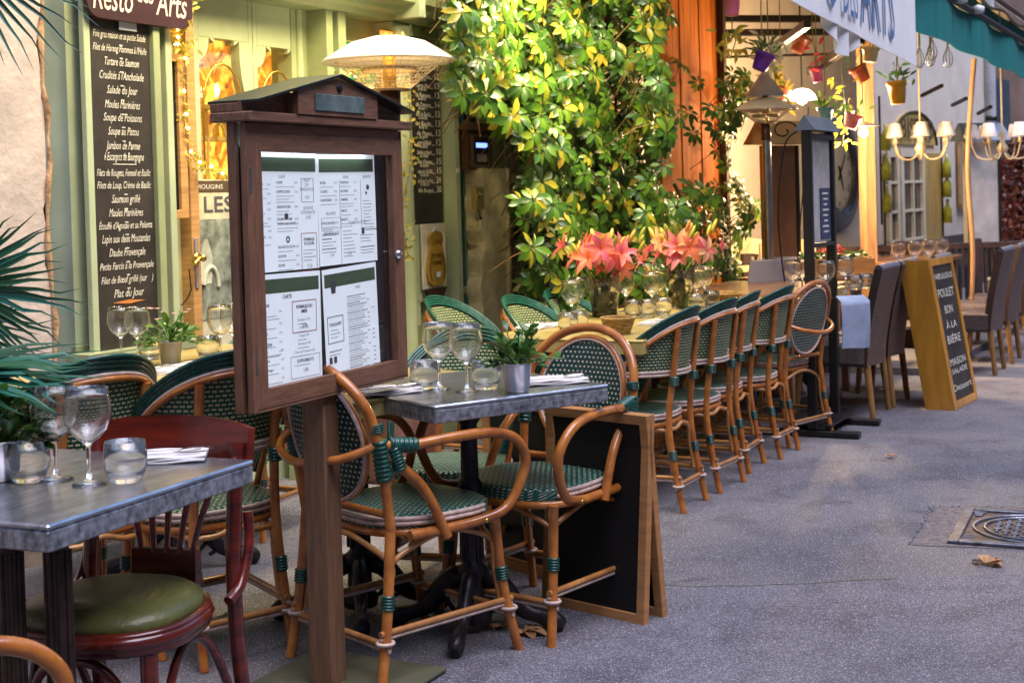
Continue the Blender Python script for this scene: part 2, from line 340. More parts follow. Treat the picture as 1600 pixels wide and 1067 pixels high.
    def leaf(s,base,d,n,L,W,rnd,cup=.15,droop=.25,k=4,tip=.0):
        # d direction, n normal-ish
        d=d.normalized(); sd=d.cross(n); sd=sd.normalized() if sd.length>1e-6 else frame_of(d)[0]; n=sd.cross(d)
        vs=[];pr=(0.12,.62,1.0,.82,.0+tip) if k==4 else (.2,.9,.7,0)
        m=len(pr)-1
        for i,wv in enumerate(pr):
            t=i/m; c=base+d*L*t-n*(droop*L*t*t); hw=W*.5*wv
            vs+=[c+sd*hw+n*cup*hw,c,c-sd*hw+n*cup*hw]
        fs=[]
        for i in range(m):
            a=i*3; fs+=[(a,a+1,a+4,a+3),(a+1,a+2,a+5,a+4)]
        return s.add(vs,fs,True,None,rnd)
    def build(s,name,m,parent=None,**k):
        me=bpy.data.meshes.new(name); me.from_pydata(s.v,[],s.f); me.materials.append(m)
        me.polygons.foreach_set('use_smooth',s.sm)
        if s.hasuv:
            ul=me.uv_layers.new(name='UVMap'); i=0
            for f,u in zip(s.f,s.uv):
                for k2 in range(len(f)):
                    ul.data[i].uv=u[k2] if u else (0,0); i+=1
        if s.hasr:
            ul=me.uv_layers.new(name='rnd'); i=0
            for f,u in zip(s.f,s.rn):
                for k2 in range(len(f)): ul.data[i].uv=(u or 0,.5); i+=1
        me.update(); o=bpy.data.objects.new(name,me); C.objects.link(o)
        if parent: o.parent=parent
        for a,b in k.items(): o[a]=b
        return o
def thing(name,label,cat,loc=(0,0,0),rz=0,group=None):
    o=bpy.data.objects.new(name,None); C.objects.link(o); o.location=loc; o.rotation_euler=(0,0,rz); o.empty_display_size=.1
    o['label']=label;o['category']=cat
    if group:o['group']=group
    return o
def tag(o,label,cat,group=None):
    o['label']=label;o['category']=cat
    if group:o['group']=group
    return o
KIDS={}
def kids(o):
    return [c for c in bpy.data.objects if c.parent==o]
def dup(root,loc,rz,label,group=None,scale=1):
    if root not in KIDS: KIDS[root]=[(c,kids(c)) for c in kids(root)]
    r=root.copy(); C.objects.link(r); r.location=loc; r.rotation_euler=(0,0,rz); r.scale=(scale,)*3; r['label']=label
    if group: r['group']=group
    for c,gs in KIDS[root]:
        k=c.copy(); C.objects.link(k); k.parent=r
        for g in gs:
            q=g.copy(); C.objects.link(q); q.parent=k
    return r
def struct(o): o['kind']='structure'; return o
def facing(d): return math.atan2(d[1],d[0])-PI/2     # rotation so that local +y points along d
#@@SETTING
#@@OBJECTS
# ================================================================== GROUND
def flat(name,poly,z,m,th=.0):
    b=MB(); n=len(poly)
    if th: b.prism(poly,th,(0,0,z-th))
    else: b.add([(x,y,z) for x,y in poly],[tuple(range(n))])
    return struct(b.build(name,m))
flat('ground',[(-60,-10),(60,-10),(60,120),(-60,120)],0,M_asph)
a=P(1030,920);c=P(1400,905);dd=P(1700,895)
pl=[(a.x-.25,a.y+.1),(a.x+.1,a.y+.01),((a.x+c.x)/2,(a.y+c.y)/2-.02),(c.x,c.y),(dd.x,dd.y),(6,1),(-1.2,1),(-1.2,2)]
flat('asphalt_patch',pl[::-1],.004,M_asph2)
b=MB(); b.tube([(x,y,.0035) for x,y in crs([(*p,0) for p in pl[:4]],6) for x,y in [(x.x if hasattr(x,'x') else x,y)]] if False else [(q.x+.006*math.sin(i*2.1),q.y+.006*math.sin(i*1.3),.0035) for i,q in enumerate(crs([(*p,0) for p in pl[:4]],8))],.0022,5); struct(b.build('asphalt_joint',mat('mossy_joint',(.09,.08,.04),.9)))
# raised terrace of the next restaurant
k0=P(1500,575);k1=P(1534,556);k2=P(1640,532)
tp=[tuple(Q(4.9,1.75).xy),tuple(Q(9.0,1.85).xy),tuple(Q(14,1.2).xy),tuple(Q(14,-4).xy),tuple(Q(4.9,-4).xy)]
flat('pavement',tp[::1],.05,M_pav,.05)
# ================================================================== LEFT FACADE
def fac(t,z=0,o=0): return W0+U*t+V*o+ZV*z
# neighbour plaster wall
g=thing('plaster_wall','pale pink plaster wall at the left edge with a rough corner','wall',fac(-1.224),UROT)
b=MB()
def pw(u,v):
    x=-4+(4.0)*u; z=4.2*v; e=0
    if u>.97: e=.018*math.sin(z*9)+.012*math.sin(z*31+1)
    return (x+e,.06,z)
b.sheet(pw,60,60,smooth=False,th=.16); b.build('render',M_plast,g)
b=MB(); b.tube([(0.005+.012*math.sin(i*.9)+.006*math.sin(i*3.1),-.02,i*.1) for i in range(43)],[.012+.006*math.sin(i*2.3) for i in range(43)],6); b.build('chipped_edge',mat('bare_stone',(.5,.30,.16),.9,var=.3,scale=20,bump=.8),g)
g=thing('restaurant_facade','sage green and teal painted wooden shopfront with panelled doors behind the tables','building',tuple(fac(.483,-.124)),UROT); g.scale=(1.094,)*3; FG=g
b=MB(); b.box((-1.385,.22,2.2),(1.23,.04,4.4)); b.box((1.02,.22,2.2),(1.9,.04,4.4)); b.box((-.35,.22,3.3),(.84,.038,2.2)); b.box((3.9,.16,2.2),(4.4,.04,4.4)); b.build('wall',M_sage,g)
b=MB(); b.box((-1.505,.02,1.6),(.11,.08,3.2)); b.build('pilaster',M_greyteal,g)
b=MB(); b.box((-1.40,.03,1.6),(.098,.09,3.2)); b.build('corner_board',M_sagel,g)
b=MB(); b.box((-1.332,.02,1.6),(.036,.10,3.2)); b.build('mauve_trim',M_mauve,g)
b=MB(); b.box((-1.2,.06,.42),(.55,.16,.84)); b.box((-1.2,-.06,.80),(.58,.12,.035)); b.build('stall_riser',M_sage,g)
b=MB(); b.box((-.972,-.02,1.6),(.035,.10,3.2)); b.build('door_post',M_sagel,g)
# door leaf in light oak edge + door leaves
b=MB(); b.box((-.885,.06,1.05),(.14,.05,2.3)); b.build('door_panel',mat('pale_yellow_paint',(.60,.58,.30),.4,var=.08,scale=4),g)
b=MB(); b.box((-.79,.02,1.1),(.05,.08,2.2)); dj=b.build('door_jamb',M_ltwood,g)
b=MB(); b.box((-.795,-.024,1.10),(.02,.004,.20)); b.build('lock_plate',M_mauve,dj)
b=MB(); b.lathe([(0,0),(.022,.002),(.02,.012),(0,.014)],16,(-.80,-.022,1.12),Matrix.Rotation(PI/2,3,'X')); b.tube([(-.80,-.03,1.12),(-.80,-.06,1.12),(-.83,-.065,1.12),(-.855,-.065,1.10)],.009); b.lathe([(0,-.016),(.014,-.008),(.014,.008),(0,.016)],12,(-.80,-.06,1.12)); b.build('door_handle',M_brass,dj)
b=MB(); b.tube([(-.85,-.03,1.08),(-.853,-.04,1.0),(-.86,-.03,.97),(-.89,-.02,.94)],.003,5); b.build('key_cord',M_blackm,dj)
# glazed doors: two leaves with shaped panels
def door_leaf(x0,x1,zt,zb,mirror,gx0,gx1):
    d=MB(); 
    w=x1-x0; gt=zt
    # stiles & rails around opening
    d.box(((x0+gx0)/2,.12,1.3),(gx0-x0,.05,2.6)); d.box(((x1+gx1)/2,.12,1.3),(x1-gx1,.05,2.6))
    d.box(((gx0+gx1)/2,.12,.4),(gx1-gx0,.05,.8)); d.box(((gx0+gx1)/2,.12,(gt+2.6)/2),(gx1-gx0,.05,2.6-gt))
    # corner ears giving the scalloped head
    s1=gx0 if mirror else gx1; sg=1 if mirror else -1
    ww=gx1-gx0
    for ex,sgn,dep in ((gx0,1,.05 if not mirror else .14),(gx1,-1,.05 if mirror else .14)):
        pl=[(0,0),(0,-dep*1.9)]+[(sgn*ww*.22*math.sin(q*PI/2/5)*.9,-dep*1.9*math.cos(q*PI/2/5)) for q in range(1,6)]+[(sgn*ww*.3,-.02),(sgn*ww*.3,0)]
        M=Matrix(((1,0,0),(0,0,1),(0,1,0))); d.prism(pl,.05,(ex,.095,gt),M)
    o=d.build('door_leaf',M_sagel,g)
    p=MB(); p.box(((gx0+gx1)/2,.12,(gt+.8)/2),(ww,.006,gt-.8)); p.build('glass_pane',M_pane,o)
    m=MB(); m.tube([(gx0+ww*.1,.11,.85),(gx0+ww*.1,.11,gt-.3)]+[(gx0+ww*(.5-.4*math.cos(q*PI/10)),.11,gt-.3+.2*math.sin(q*PI/10)) for q in range(1,10)]+[(gx1-ww*.1,.11,gt-.3),(gx1-ww*.1,.11,.85)],.005,6); m.build('glazing_trim',M_brass,o)
lx=lambda px,py:(wp(px,py,-.10)[0]-.483)/1.094
lz=lambda px,py:(wp(px,py,-.10)[1]+.124)/1.094
wA0,wA1,wB0,wB1=lx(313,120),lx(391,120),lx(404,120),lx(471,120)
door_leaf(-.765,(wA1+wB0)/2-.002,lz(350,62),.8,False,wA0,wA1); door_leaf((wA1+wB0)/2+.002,.06,lz(437,76),.8,False,wB0,wB1)
b=MB(); b.box((0,.45,1.5),(2.2,.02,2.2)); b.build('glowing_room_wall',M_inter,g)  # room light is put into this wall as its own mottled glow
b=MB()
for k in range(4):
    x=-.72+.2*k; b.tube([(x,.3,1.1),(x,.3,1.55)]+[(x+.07-.07*math.cos(q*PI/8),.3,1.55+.14*math.sin(q*PI/8)) for q in range(1,8)]+[(x+.14,.3,1.55),(x+.14,.3,1.1)],.006,6)
b.box((-.36,.36,1.62),(1.0,.05,.02)); b.box((-.36,.36,1.76),(1.0,.05,.02))
for k in range(14): b.box((-.82+.07*k,.36,1.69),(.006,.04,.13))
b.build('bentwood_rail',mat('honey_bentwood',(.7,.5,.16),.4),g)
# cornice, fascia and lintels
b=MB(); prof=[(.10,2.20),(-.04,2.20),(-.06,2.225),(-.10,2.235),(-.11,2.26),(-.17,2.275),(-.18,2.31),(-.14,2.33),(.1,2.335)]
def corn(b,x0,x1,prof,dz=0):
    vs=[(x0,y,z+dz) for y,z in prof]+[(x1,y,z+dz) for y,z in prof]; n=len(prof)
    b.add(vs,[(i,(i+1)%n,(i+1)%n+n,i+n) for i in range(n)]+[tuple(range(n))[::-1],tuple(range(n,2*n))])
corn(b,-1.5,.68,prof); corn(b,.74,1.75,prof); b.build('cornice',M_sage,g)
b=MB(); b.box((.71,-.06,2.27),(.055,.26,.13)); b.box((.71,-.02,2.6),(.09,.14,.52)); b.build('console_bracket',M_sagel,g)
b=MB(); b.box((-.5,.05,2.64),(2.2,.12,.6)); b.box((1.2,.05,2.64),(1.0,.12,.6)); b.build('fascia',mat('fascia_paint',(.58,.58,.30),.45,var=.05,scale=3),g)
b=MB(); pl=[(0,.0),(.03,-.03),(.40,-.03),(.43,0),(.43,.05),(.45,.07),(.45,.3),(0,.3)]
b.prism(pl,.05,(.80,-.03,2.44),Matrix(((1,0,0),(0,0,1),(0,1,0)))); b.build('raised_sign_panel',M_sagel,g)
b=MB(); b.box((1.9,-.10,2.24),(.9,.3,.04)); b.box((1.9,.02,2.5),(.9,.1,.6)); b.build('soffit',mat('dark_olive_paint',(.16,.17,.08),.5),g)
# pilaster columns between doors and boards
b=MB(); 
for x,ww in ((.17,.05),(.27,.06)): b.box((x,.04,1.1),(ww,.12,2.2))
b.box((.45,.13,1.3),(.85,.08,2.6)); b.build('panelled_pier',M_sage,g)
b=MB(); b.box((.76,.04,1.1),(.12,.12,2.2)); b.lathe([(.05,0),(.05,2.18)],20,(.76,-.02,0)); b.build('fluted_column',M_sagel,g)
b=MB(); b.box((.865,.0,1.45),(.03,.05,1.5)); b.box((1.215,-.03,1.45),(.045,.08,1.5)); b.build('board_trim',M_sagel,g)
b=MB(); b.box((1.06,.05,1.1),(.34,.08,2.2)); b.build('board_backing',M_sage,g)
b=MB(); b.box((1.31,.05,1.1),(.15,.06,2.2)); b.box((1.26,.0,1.1),(.03,.05,2.2)); b.box((1.36,.0,1.1),(.02,.05,2.2)); b.build('recessed_panel',M_teal,g)
b=MB(); b.box((1.5,.1,1.95),(.1,.2,.5)); b.box((1.9,.05,2.05),(.8,.1,.04)); b.build('dark_soffit_box',mat('brown_soffit',(.05,.035,.02),.6),g)
b=MB(); b.box((.6,-.0,.25),(1.5,.09,.5)); b.box((.6,-.03,.5),(1.52,.1,.03)); b.box((1.6,-.02,.1),(.5,.06,.2)); b.build('plinth',M_sage,g)
b=MB(); b.box((4,.08,1.3),(3.6,.06,2.6)); b.build('shadow_wall',mat('shaded_green_wall',(.035,.045,.025),.8),g)  # dark sheet over the sage wall stands in for shade behind the plant
# rough plaster pier
g2=thing('plaster_pier','narrow cream plaster pier with chipped edges right of the teal panel','wall',tuple(fac(2.135)),UROT)
b=MB()
def pp(u,v):
    z=1.5*v; x=-.155+.31*u
    if u<.05: x+=.016*math.sin(z*14)+.01*math.sin(z*37)
    return (x,-.07+.008*math.sin(x*20+z*6),z)
b.sheet(pp,14,50,th=.12); b.build('render',M_plast2,g2)
b=MB(); b.box((.155,-.07,.75),(.025,.15,1.5)); b.build('white_arris',mat('cream_arris',(.72,.62,.38),.8,bump=.5),g2)
for nm_,lb_,c_,sz_,rz_ in (('street_building','tall plain plastered house front closing the street behind the viewer',Q(-13,3,0),(1.2,24,9),UROT),('street_building','tall plain plastered house front across the street from the restaurants',Q(2,8.2,0),(40,1.0,7.5),UROT)):
    g3=thing(nm_,lb_,'building',tuple(c_),rz_); b=MB(); b.box((0,0,sz_[2]/2),sz_); b.build('wall',mat('grey_ochre_plaster',(.30,.26,.24),.9,var=.15,scale=1.5,bump=.3,bscale=20),g3)
    for k in range(-3,4):
        for j in range(2):
            b=MB(); x_=k*4.0
            if sz_[0]>5: b.box((x_,.52,1.4+3*j),(1.1,.06,1.7))
            else: b.box((.62,k*3.0,1.4+3*j),(.06,1.1,1.7))
            b.build('window',mat('blue_shutter',(.12,.16,.22),.5),g3)
b=MB(); b.box((1.2,.2,6.0),(8.5,.3,3.4)); b.build('upper_wall',M_plast,FG)
# ================================================================== things on the facade
def pix(px,py,off=0): t,z=wp(px,py,off); return fac(t,z,off)
# big chalkboard
t0,t1=-1.385,-1.055
x0=wp(146,300,.08)[0]; x1=wp(238,300,.08)[0]
zt=wp(190,-60,.05)[1]; zb=wp(200,545,.05)[1]
g=thing('menu_chalkboard','tall chalkboard with a handwritten list of dishes in white script','chalkboard',tuple(fac(x0,zb,.08)),UROT)
W=x1-x0;HH=zt-zb
b=MB(); b.box((W/2,0,HH/2),(W,.02,HH)); b.build('board',M_slate,g)
b=MB(); b.box((-.018,.002,HH/2),(.034,.026,HH+.04)); b.build('left_frame',M_sagel,g)
b=MB(); b.box((W+.022,-.005,HH/2),(.04,.05,HH+.04)); b.box((W/2,-.02,-.02),(W+.12,.07,.035)); b.build('frame',M_sage,g)
lines=[("Foie gras maison et sa petite Salade",62,.95),("Filet de Hareng Pommes à l'Huile",82,.97),("Tartare de Saumon",103,.62),("Crudités à l'Anchoïade",124,.8),("Salade du Jour",146,.56),("Moules Marinières",168,.64),("Soupe de Poissons",188,.70),("Soupe au Pistou",209,.56),("Jambon de Parme",231,.62),("6 Escargots de Bourgogne",248,.72),("Filets de Rougets, Fenouil et Basilic",272,.98),("Filets de Loup, Crème de Basilic",291,.98),("Saumon grillé",313,.52),("Moules Marinières",334,.62),("Étouffé d'Agneau et sa Polenta",353,.97),("Lapin aux deux Moutardes",374,.88),("Daube Provençale",395,.66),("Petits Farcis à la Provençale",415,.98),("Filet de Bœuf grillé (sur    )",436,.95),("Plat du Jour",458,.55)]
b=MB()
for s_,py,wd in lines:
    zz=wp(196,py+4,.045)[1]-zb
    b.text(s_,.046 if wd<.9 else .040,(W*(1-wd)/2+.004,-.0125,zz),shear=.35,bold=.0,width=W*wd*.93)
    if py not in (248,458): b.box((W/2,-.0118,zz-.024),(.018,.001,.004),ch=.0003)
b.box((W/2,-.0118,wp(196,258,.045)[1]-zb),(W*.4,.001,.003),ch=.0003)
b.build('writing',M_chalk,g)
b=MB(); zz=wp(196,470,.045)[1]-zb; b.prism([(0,.0),(W*.28,.008),(W*.56,0),(W*.28,-.008)],.001,(W*.22,-.0125,zz),Matrix(((1,0,0),(0,0,1),(0,1,0)))); b.box((W*.45,-.0125,wp(180,36,.045)[1]-zb),(W*.8,.001,.004)); b.build('orange_flourish',mat('orange_chalk',(.7,.25,.06),.8),g)
b=MB(); b.box((W*.6,-.02,wp(200,44,.045)[1]-zb),(W*.3,.006,.045)); b.build('price_card',M_paper,g)
# hanging name sign
x0=wp(133,20,.12)[0]; x1=wp(298,20,.12)[0]; zb=wp(215,37,.12)[1]; 
g=thing('name_sign','dark aubergine rounded signboard reading Resto des Arts above the tall chalkboard','sign',tuple(fac((x0+x1)/2,zb,.12)),UROT)
W=x1-x0;b=MB();pl=[]
for cxx,cz,a0 in ((W/2-.07,.17,0),(-W/2+.07,.17,90),(-W/2+.07,.07,180),(W/2-.07,.07,270)):
    for k in range(7):
        a=R(a0+k*15); pl.append((cxx+.07*math.cos(a),cz+.07*math.sin(a)))
b.prism(pl,.02,(0,-.01,0),Matrix(((1,0,0),(0,0,1),(0,1,0)))); b.build('board',M_sign,g)
b=MB(); b.text("Resto",.15,(-W*.46,-.0125,.035),shear=.22,bold=.001,width=W*.36); b.text("des",.11,(-W*.06,-.0125,.085),shear=.22,bold=.001,width=W*.16); b.text("Arts",.15,(W*.13,-.0125,.045),shear=.22,bold=.001,width=W*.31); b.build('lettering',M_pinkp,g)
for s_ in (-1,1): b=MB(); b.box((s_*W*.3,.03,.27),(.015,.015,.1)); b.build('hanger',M_blackm,g)
# small framed blackboard on door
x0=wp(250,200,.03)[0]; x1=wp(286,200,.03)[0]; zt=wp(265,84,.03)[1]; zb=wp(265,342,.03)[1]
g=thing('framed_blackboard','narrow blank blackboard in an orange wood frame hung on the door','blackboard',tuple(fac((x0+x1)/2,zb,.03)),UROT)
W=x1-x0;HH=zt-zb
b=MB(); b.box((-.02,0,HH/2),(W-.04,.016,HH-.05)); b.build('board',M_black,g)
b=MB(); b.box((W/2-.026,-.008,HH/2),(.046,.03,HH)); b.box((-.02,-.008,HH-.018),(W-.052,.028,.036)); b.box((-.02,-.008,.018),(W-.052,.028,.036)); b.build('frame',M_ltwood,g)
# poster LES
x0=wp(325,400,0)[0]; x1=wp(405,400,0)[0]; zt=wp(360,280,0)[1]; zb=wp(360,560,0)[1]
g=thing('door_poster','black and white fisherman poster headed LES behind the left door glass','poster',tuple(fac(x0,zb,-.085)),UROT)
W=x1-x0;HH=zt-zb
b=MB(); b.box((W/2,0,HH/2),(W,.004,HH)); b.build('sheet',mat('poster_paper',(.66,.62,.42),.7,var=.15,scale=9),g)
b=MB(); b.box((W/2,-.004,HH-.03),(W,.003,.05)); b.build('header_band',mat('dark_band',(.10,.06,.03),.7),g)
b=MB(); b.box((W/2,-.004,HH*.5),(W*.92,.003,HH*.56)); b.build('photograph',mat('photo_print',(.42,.46,.36),.6,var=.5,scale=14,col2=(.06,.07,.06)),g)
b=MB(); b.tube([(W*.3+.05*math.cos(a/3),-.008,HH*.40+.09*math.sin(a/3)) for a in range(10)],.012,5); b.prism([(0,0),(.07,0),(.08,.12),(.05,.2),(.03,.2),(0,.12)],.002,(W*.12,-.0075,HH*.42),Matrix(((1,0,0),(0,0,1),(0,1,0)))); b.build('figure_print',mat('pale_print',(.62,.64,.5),.6,var=.2),g)
b=MB(); b.text("LES",.1,(W*.2,-.0045,HH-.145),width=W*.55,bold=.001); b.build('headline',M_ink,g)
b=MB(); b.text("MOUGINS",.03,(W*.08,-.0065,HH-.042),width=W*.5); b.build('small_headline',M_chalk,g)
# green sign behind heater
x0=wp(516,90,.0)[0]; x1=wp(592,90,.0)[0]; zt=wp(550,64,.0)[1]; zb=wp(550,128,.0)[1]
g=thing('green_sign','small bright green square sign behind the heater','sign',tuple(fac(x0,zb,-.04)),UROT); W=x1-x0;HH=zt-zb
b=MB(); b.box((W/2,0,HH/2),(W,.01,HH)); b.build('plate',mat('emerald_paint',(.01,.36,.16),.4,var=.1),g)
b=MB(); b.tube([(.0,-.008,HH),(W,-.008,HH)],.003,5); b.tube([(.0,-.008,0),(0,-.008,HH)],.003,5); b.bar((0,-.009,HH*.12),(W*.4,-.009,HH*.55),.05,.004); b.build('yellow_stripe',mat('lemon_paint',(.6,.6,.25),.5),g)
# right chalkboard
x0=wp(640,250,.03)[0]; x1=wp(690,250,.03)[0]; zt=wp(665,60,.03)[1]; zb=wp(675,352,.03)[1]
g=thing('price_chalkboard','narrow chalkboard of dishes with prices in its right column','chalkboard',tuple(fac(x0,zb,.02)),UROT); W=x1-x0;HH=zt-zb
b=MB(); b.box((W/2,0,HH/2),(W,.02,HH)); b.build('board',M_slate,g)
b=MB(); pr=['13','12','12','13','13','14','13','13','13','13','10','15','15','24','30']; nm=["Salade Mixte","et sa Rouille","sauce Tartare","Tarte Fine","de Roquette","de Crevette","sur la Basilic","et Basilic","du Pesto","grillé","Salade et Boeuf","Filet d'Agneau","sauce Grillé","de Boeuf sur Pot","Mix Bouque"]
for k,(n_,p_) in enumerate(zip(nm,pr)):
    zz=HH-.12-k*(HH-.25)/15
    b.text(n_,.034,(W*.22,-.0125,zz),shear=.25,bold=.0005,width=W*.46); b.text(p_,.05,(W*.80,-.0125,zz),bold=.0008,width=W*.14)
    b.box((W*.73,-.0115,zz),(W*.1,.001,.003),ch=.0003)
    b.text("la "+n_[:5],.028,(W*.3,-.0125,zz+.036),shear=.25,bold=.0004,width=W*.26)
b.build('writing',M_chalk,g)
# plaque
xa=wp(655,400,.03)[0]; xb=wp(692,400,.03)[0]; zt=wp(672,350,.03)[1]; zb=wp(672,470,.03)[1]
g=thing('wooden_plaque','bottle shaped gold wooden plaque on a white panel below the price chalkboard','plaque',tuple(fac((xa+xb)/2,zb,.04)),UROT); W=xb-xa;HH=zt-zb
YM=Matrix(((1,0,0),(0,0,1),(0,1,0)))
b=MB(); b.prism([(-W*.75,.05),(-W*.55,0),(W*.62,.02),(W*.62,HH),(-W*.75,HH)],.02,(0,.01,0),YM); b.build('green_back',M_sagel,g)
b=MB(); b.box((0,-.005,HH*.58),(W,.012,HH*.84)); b.build('white_panel',mat('cream_panel',(.72,.64,.5),.6),g)
prf=[(0,.02),(.5,.03),(.8,.1),(.92,.22),(.9,.36),(.75,.52),(.6,.66),(.58,.7),(.68,.76),(.68,.82),(.5,.9),(.2,.93),(0,.935)]
b=MB(); pl=[(r*W*.42,z*HH*.78+HH*.18) for r,z in prf]; pl+= [(-x,z) for x,z in pl[::-1][1:-1]]
b.prism(pl,.015,(0,-.027,0),YM); b.build('gold_board',mat('gold_paint',(.42,.26,.04),.4,var=.15,scale=20,coat=.2),g)
b=MB(); b.text("CAVE",.04,(0,-.029,HH*.73),align='CENTER',width=W*.44); 
for s_,z_ in (("THE",.56),("CUISINE",.47)):b.text(s_,.03,(-W*.2,-.029,HH*z_),width=W*.38,bold=.001)
for sg in (-1,1): b.tube([(sg*W*.2,-.028,HH*.62),(sg*W*.28,-.028,HH*.48),(sg*W*.30,-.028,HH*.36),(sg*W*.24,-.028,HH*.27)],.003,5)
b.build('lettering',mat('brown_lettering',(.10,.04,.01),.6),g)
b=MB(); b.box((0.005,-.0305,HH*.34),(W*.17,.003,HH*.07)); b.build('price_tag',M_paper,g)
b=MB(); b.tube([(-.03,-.02,HH*.88),(0,-.02,HH*.96),(.03,-.02,HH*.88)],.004,6); b.build('cord',M_paper,g)
b=MB(); b.prism([(-W*.45,HH*.14),(W*.45,HH*.16),(W*.3,.02),(-W*.3,.015)],.012,(0,-.02,0),YM); b.build('dark_base_panel',M_mauve if False else mat('aubergine_panel',(.055,.022,.02),.5),g)
# meter box
xa=wp(718,230,.05)[0]; xb=wp(757,230,.05)[0]; zt=wp(735,205,.05)[1]; zb=wp(735,266,.05)[1]
g=thing('meter_cabinet','small brown wooden meter cabinet with a blue reflection painted on its window above the pier','cabinet',tuple(fac((xa+xb)/2,zb,.05)),UROT); W=xb-xa;HH=zt-zb
b=MB(); b.box((0,.0,HH/2),(W,.1,HH)); b.box((0,-.005,HH+.02),(W*1.3,.14,.04)); b.build('case',mat('brown_wood_case',(.13,.06,.03),.5,bump=.2,stretch=(1,1,8)),g)
b=MB(); b.box((-W*.02,-.056,HH*.48),(W*.72,.012,HH*.82)); b.build('metal_frame',M_brass if False else mat('dull_metal',(.35,.28,.18),.35,metal=.7),g)
b=MB(); b.box((-W*.02,-.0635,HH*.48),(W*.56,.004,HH*.7)); b.build('window',mat('dark_window',(.06,.04,.05),.12),g)
b=MB(); b.box((-W*.02,-.067,HH*.62),(W*.44,.003,HH*.12)); b.build('reflection_strip',M_bluerefl,g)  # glowing blue strip paints a reflection on the window glass
b=MB(); b.box((-W*.02,-.0665,HH*.3),(W*.4,.002,HH*.2)); b.build('paper_slip',mat('pale_slip',(.5,.4,.35),.7),g)
# intercom and switch
x_,z_=wp(737,310,.09); g=thing('intercom','square yellowed intercom box on the plaster pier','intercom',tuple(fac(x_,z_-.06,.13)),UROT)
b=MB(); b.box((0,0,.06),(.10,.03,.13)); b.build('case',mat('yellowed_plastic',(.46,.36,.10),.45,var=.1),g)
b=MB(); b.lathe([(0,.017),(.022,.016),(.03,.014),(.032,.012)],20,(0,0,.075),Matrix.Rotation(PI/2,3,'X')); b.build('speaker_ring',mat('yellowed_plastic_dark',(.40,.30,.09),.5),g)
b=MB(); b.tube([(.0,0,0),(.01,0,-.03),(.02,-.002,-.05)],.003,5); b.lathe([(0,-.01),(.012,0),(0,.01)],8,(.02,-.005,-.055)); b.build('bell_wire',M_blackm,g)
x_,z_=wp(778,371,.0); g=thing('light_switch','square white switch plate on the green wall beside the climbing plant','switch',tuple(fac(x_,z_-.045,-.135)),UROT)
b=MB(); b.box((0,-.01,.045),(.10,.02,.09),ch=.004); b.build('plate',mat('switch_white',(.68,.62,.5),.4),g)
b=MB(); b.box((0,-.022,.045),(.05,.006,.05),ch=.002); b.build('rocker',mat('switch_white2',(.72,.66,.55),.35),g)
# ================================================================== timber post by the climbing plant
def panel_thing(name,label,cat,pxs,off,zt,mats,th=.1,group=None): pass
ta=wp(1040,300,.75)[0]; tb=wp(1132,300,.75)[0]
g=thing('timber_post','broad orange brown timber post of upright planks behind the climbing plant','post',tuple(fac(ta,0,.75)),UROT)
b=MB(); n=6; W=(tb-ta)
M_timb=mat('orange_timber',(.60,.17,.012),.8,spec=.15,var=.35,scale=4,stretch=(5,5,.5),col2=(.30,.065,.006),bump=.25)
for k in range(n): b.box((W*(k+.5)/n,.05+.006*(k%2),1.9),(W/n-.006,.06,3.8))
b.build('planks',M_timb,g)
b=MB(); b.box((W+.03,.05,1.9),(.06,.14,3.8)); b.box((W/2,.11,1.9),(W,.05,3.8)); b.build('dark_stile',mat('dark_brown_wood',(.05,.022,.01),.5,bump=.2),g)
# ================================================================== MENU STAND (foreground)
MY=1.104
g=thing('menu_stand','walnut menu stand with peaked black roof, lit glass case of menus and square post','menu stand',(-.493,3.8,0),MY)
ZB=1.166-.362; BW=.742; BH=.724; DP=.044     # case front bottom, width, height; local +x right along face, -y front
def ms(): return MB()
zt=ZB+BH
# case body (open box): sides, back, top, bottom
b=MB(); b.box((-BW/2+.009,DP/2+.012,ZB+BH/2),(.018,DP-.02,BH)); b.build('side_panel',M_wal,g)
b=MB(); b.box((BW/2-.009,DP/2+.012,ZB+BH/2),(.018,DP-.02,BH)); b.build('side_panel',M_wal,g)
b=MB(); b.box((0,DP-.001,ZB+BH/2),(BW-.036,.008,BH-.004)); b.build('back_panel',M_wal,g)
b=MB(); b.box((0,DP/2+.01,ZB+.009),(BW-.038,DP-.03,.018)); b.build('bottom_panel',M_walh,g)
# door frame with mitred rails
dr=None; fw=.047; x0=-BW/2+.016; x1=BW/2-.008; z0=ZB+.010; z1=zt-.026
def mitre(b,pts,th=.022,y=-.012): b.prism(pts,th,(0,y,0),Matrix(((1,0,0),(0,0,1),(0,1,0))))
dr=None
for pts_,m_,nm_,th_ in (([(x0,z0),(x0+fw,z0+fw),(x0+fw,z1-fw),(x0,z1)],M_wal,'door_stile',.022),([(x1,z1),(x1-fw,z1-fw),(x1-fw,z0+fw),(x1,z0)],M_wal,'door_stile',.022),([(x0,z0),(x1,z0),(x1-fw,z0+fw),(x0+fw,z0+fw)],M_walh,'door_rail',.0216),([(x0,z1),(x0+fw,z1-fw),(x1-fw,z1-fw),(x1,z1)],M_walh,'door_rail',.0216)):
    b=MB(); mitre(b,pts_,th_); o_=b.build(nm_,m_,g); dr=dr or o_
b=MB(); b.box(((x0+x1)/2,.002,(z0+z1)/2),(x1-x0-2*fw+.012,.004,z1-z0-2*fw+.012),ch=.0005); b.build('glass_pane',M_pane,dr)
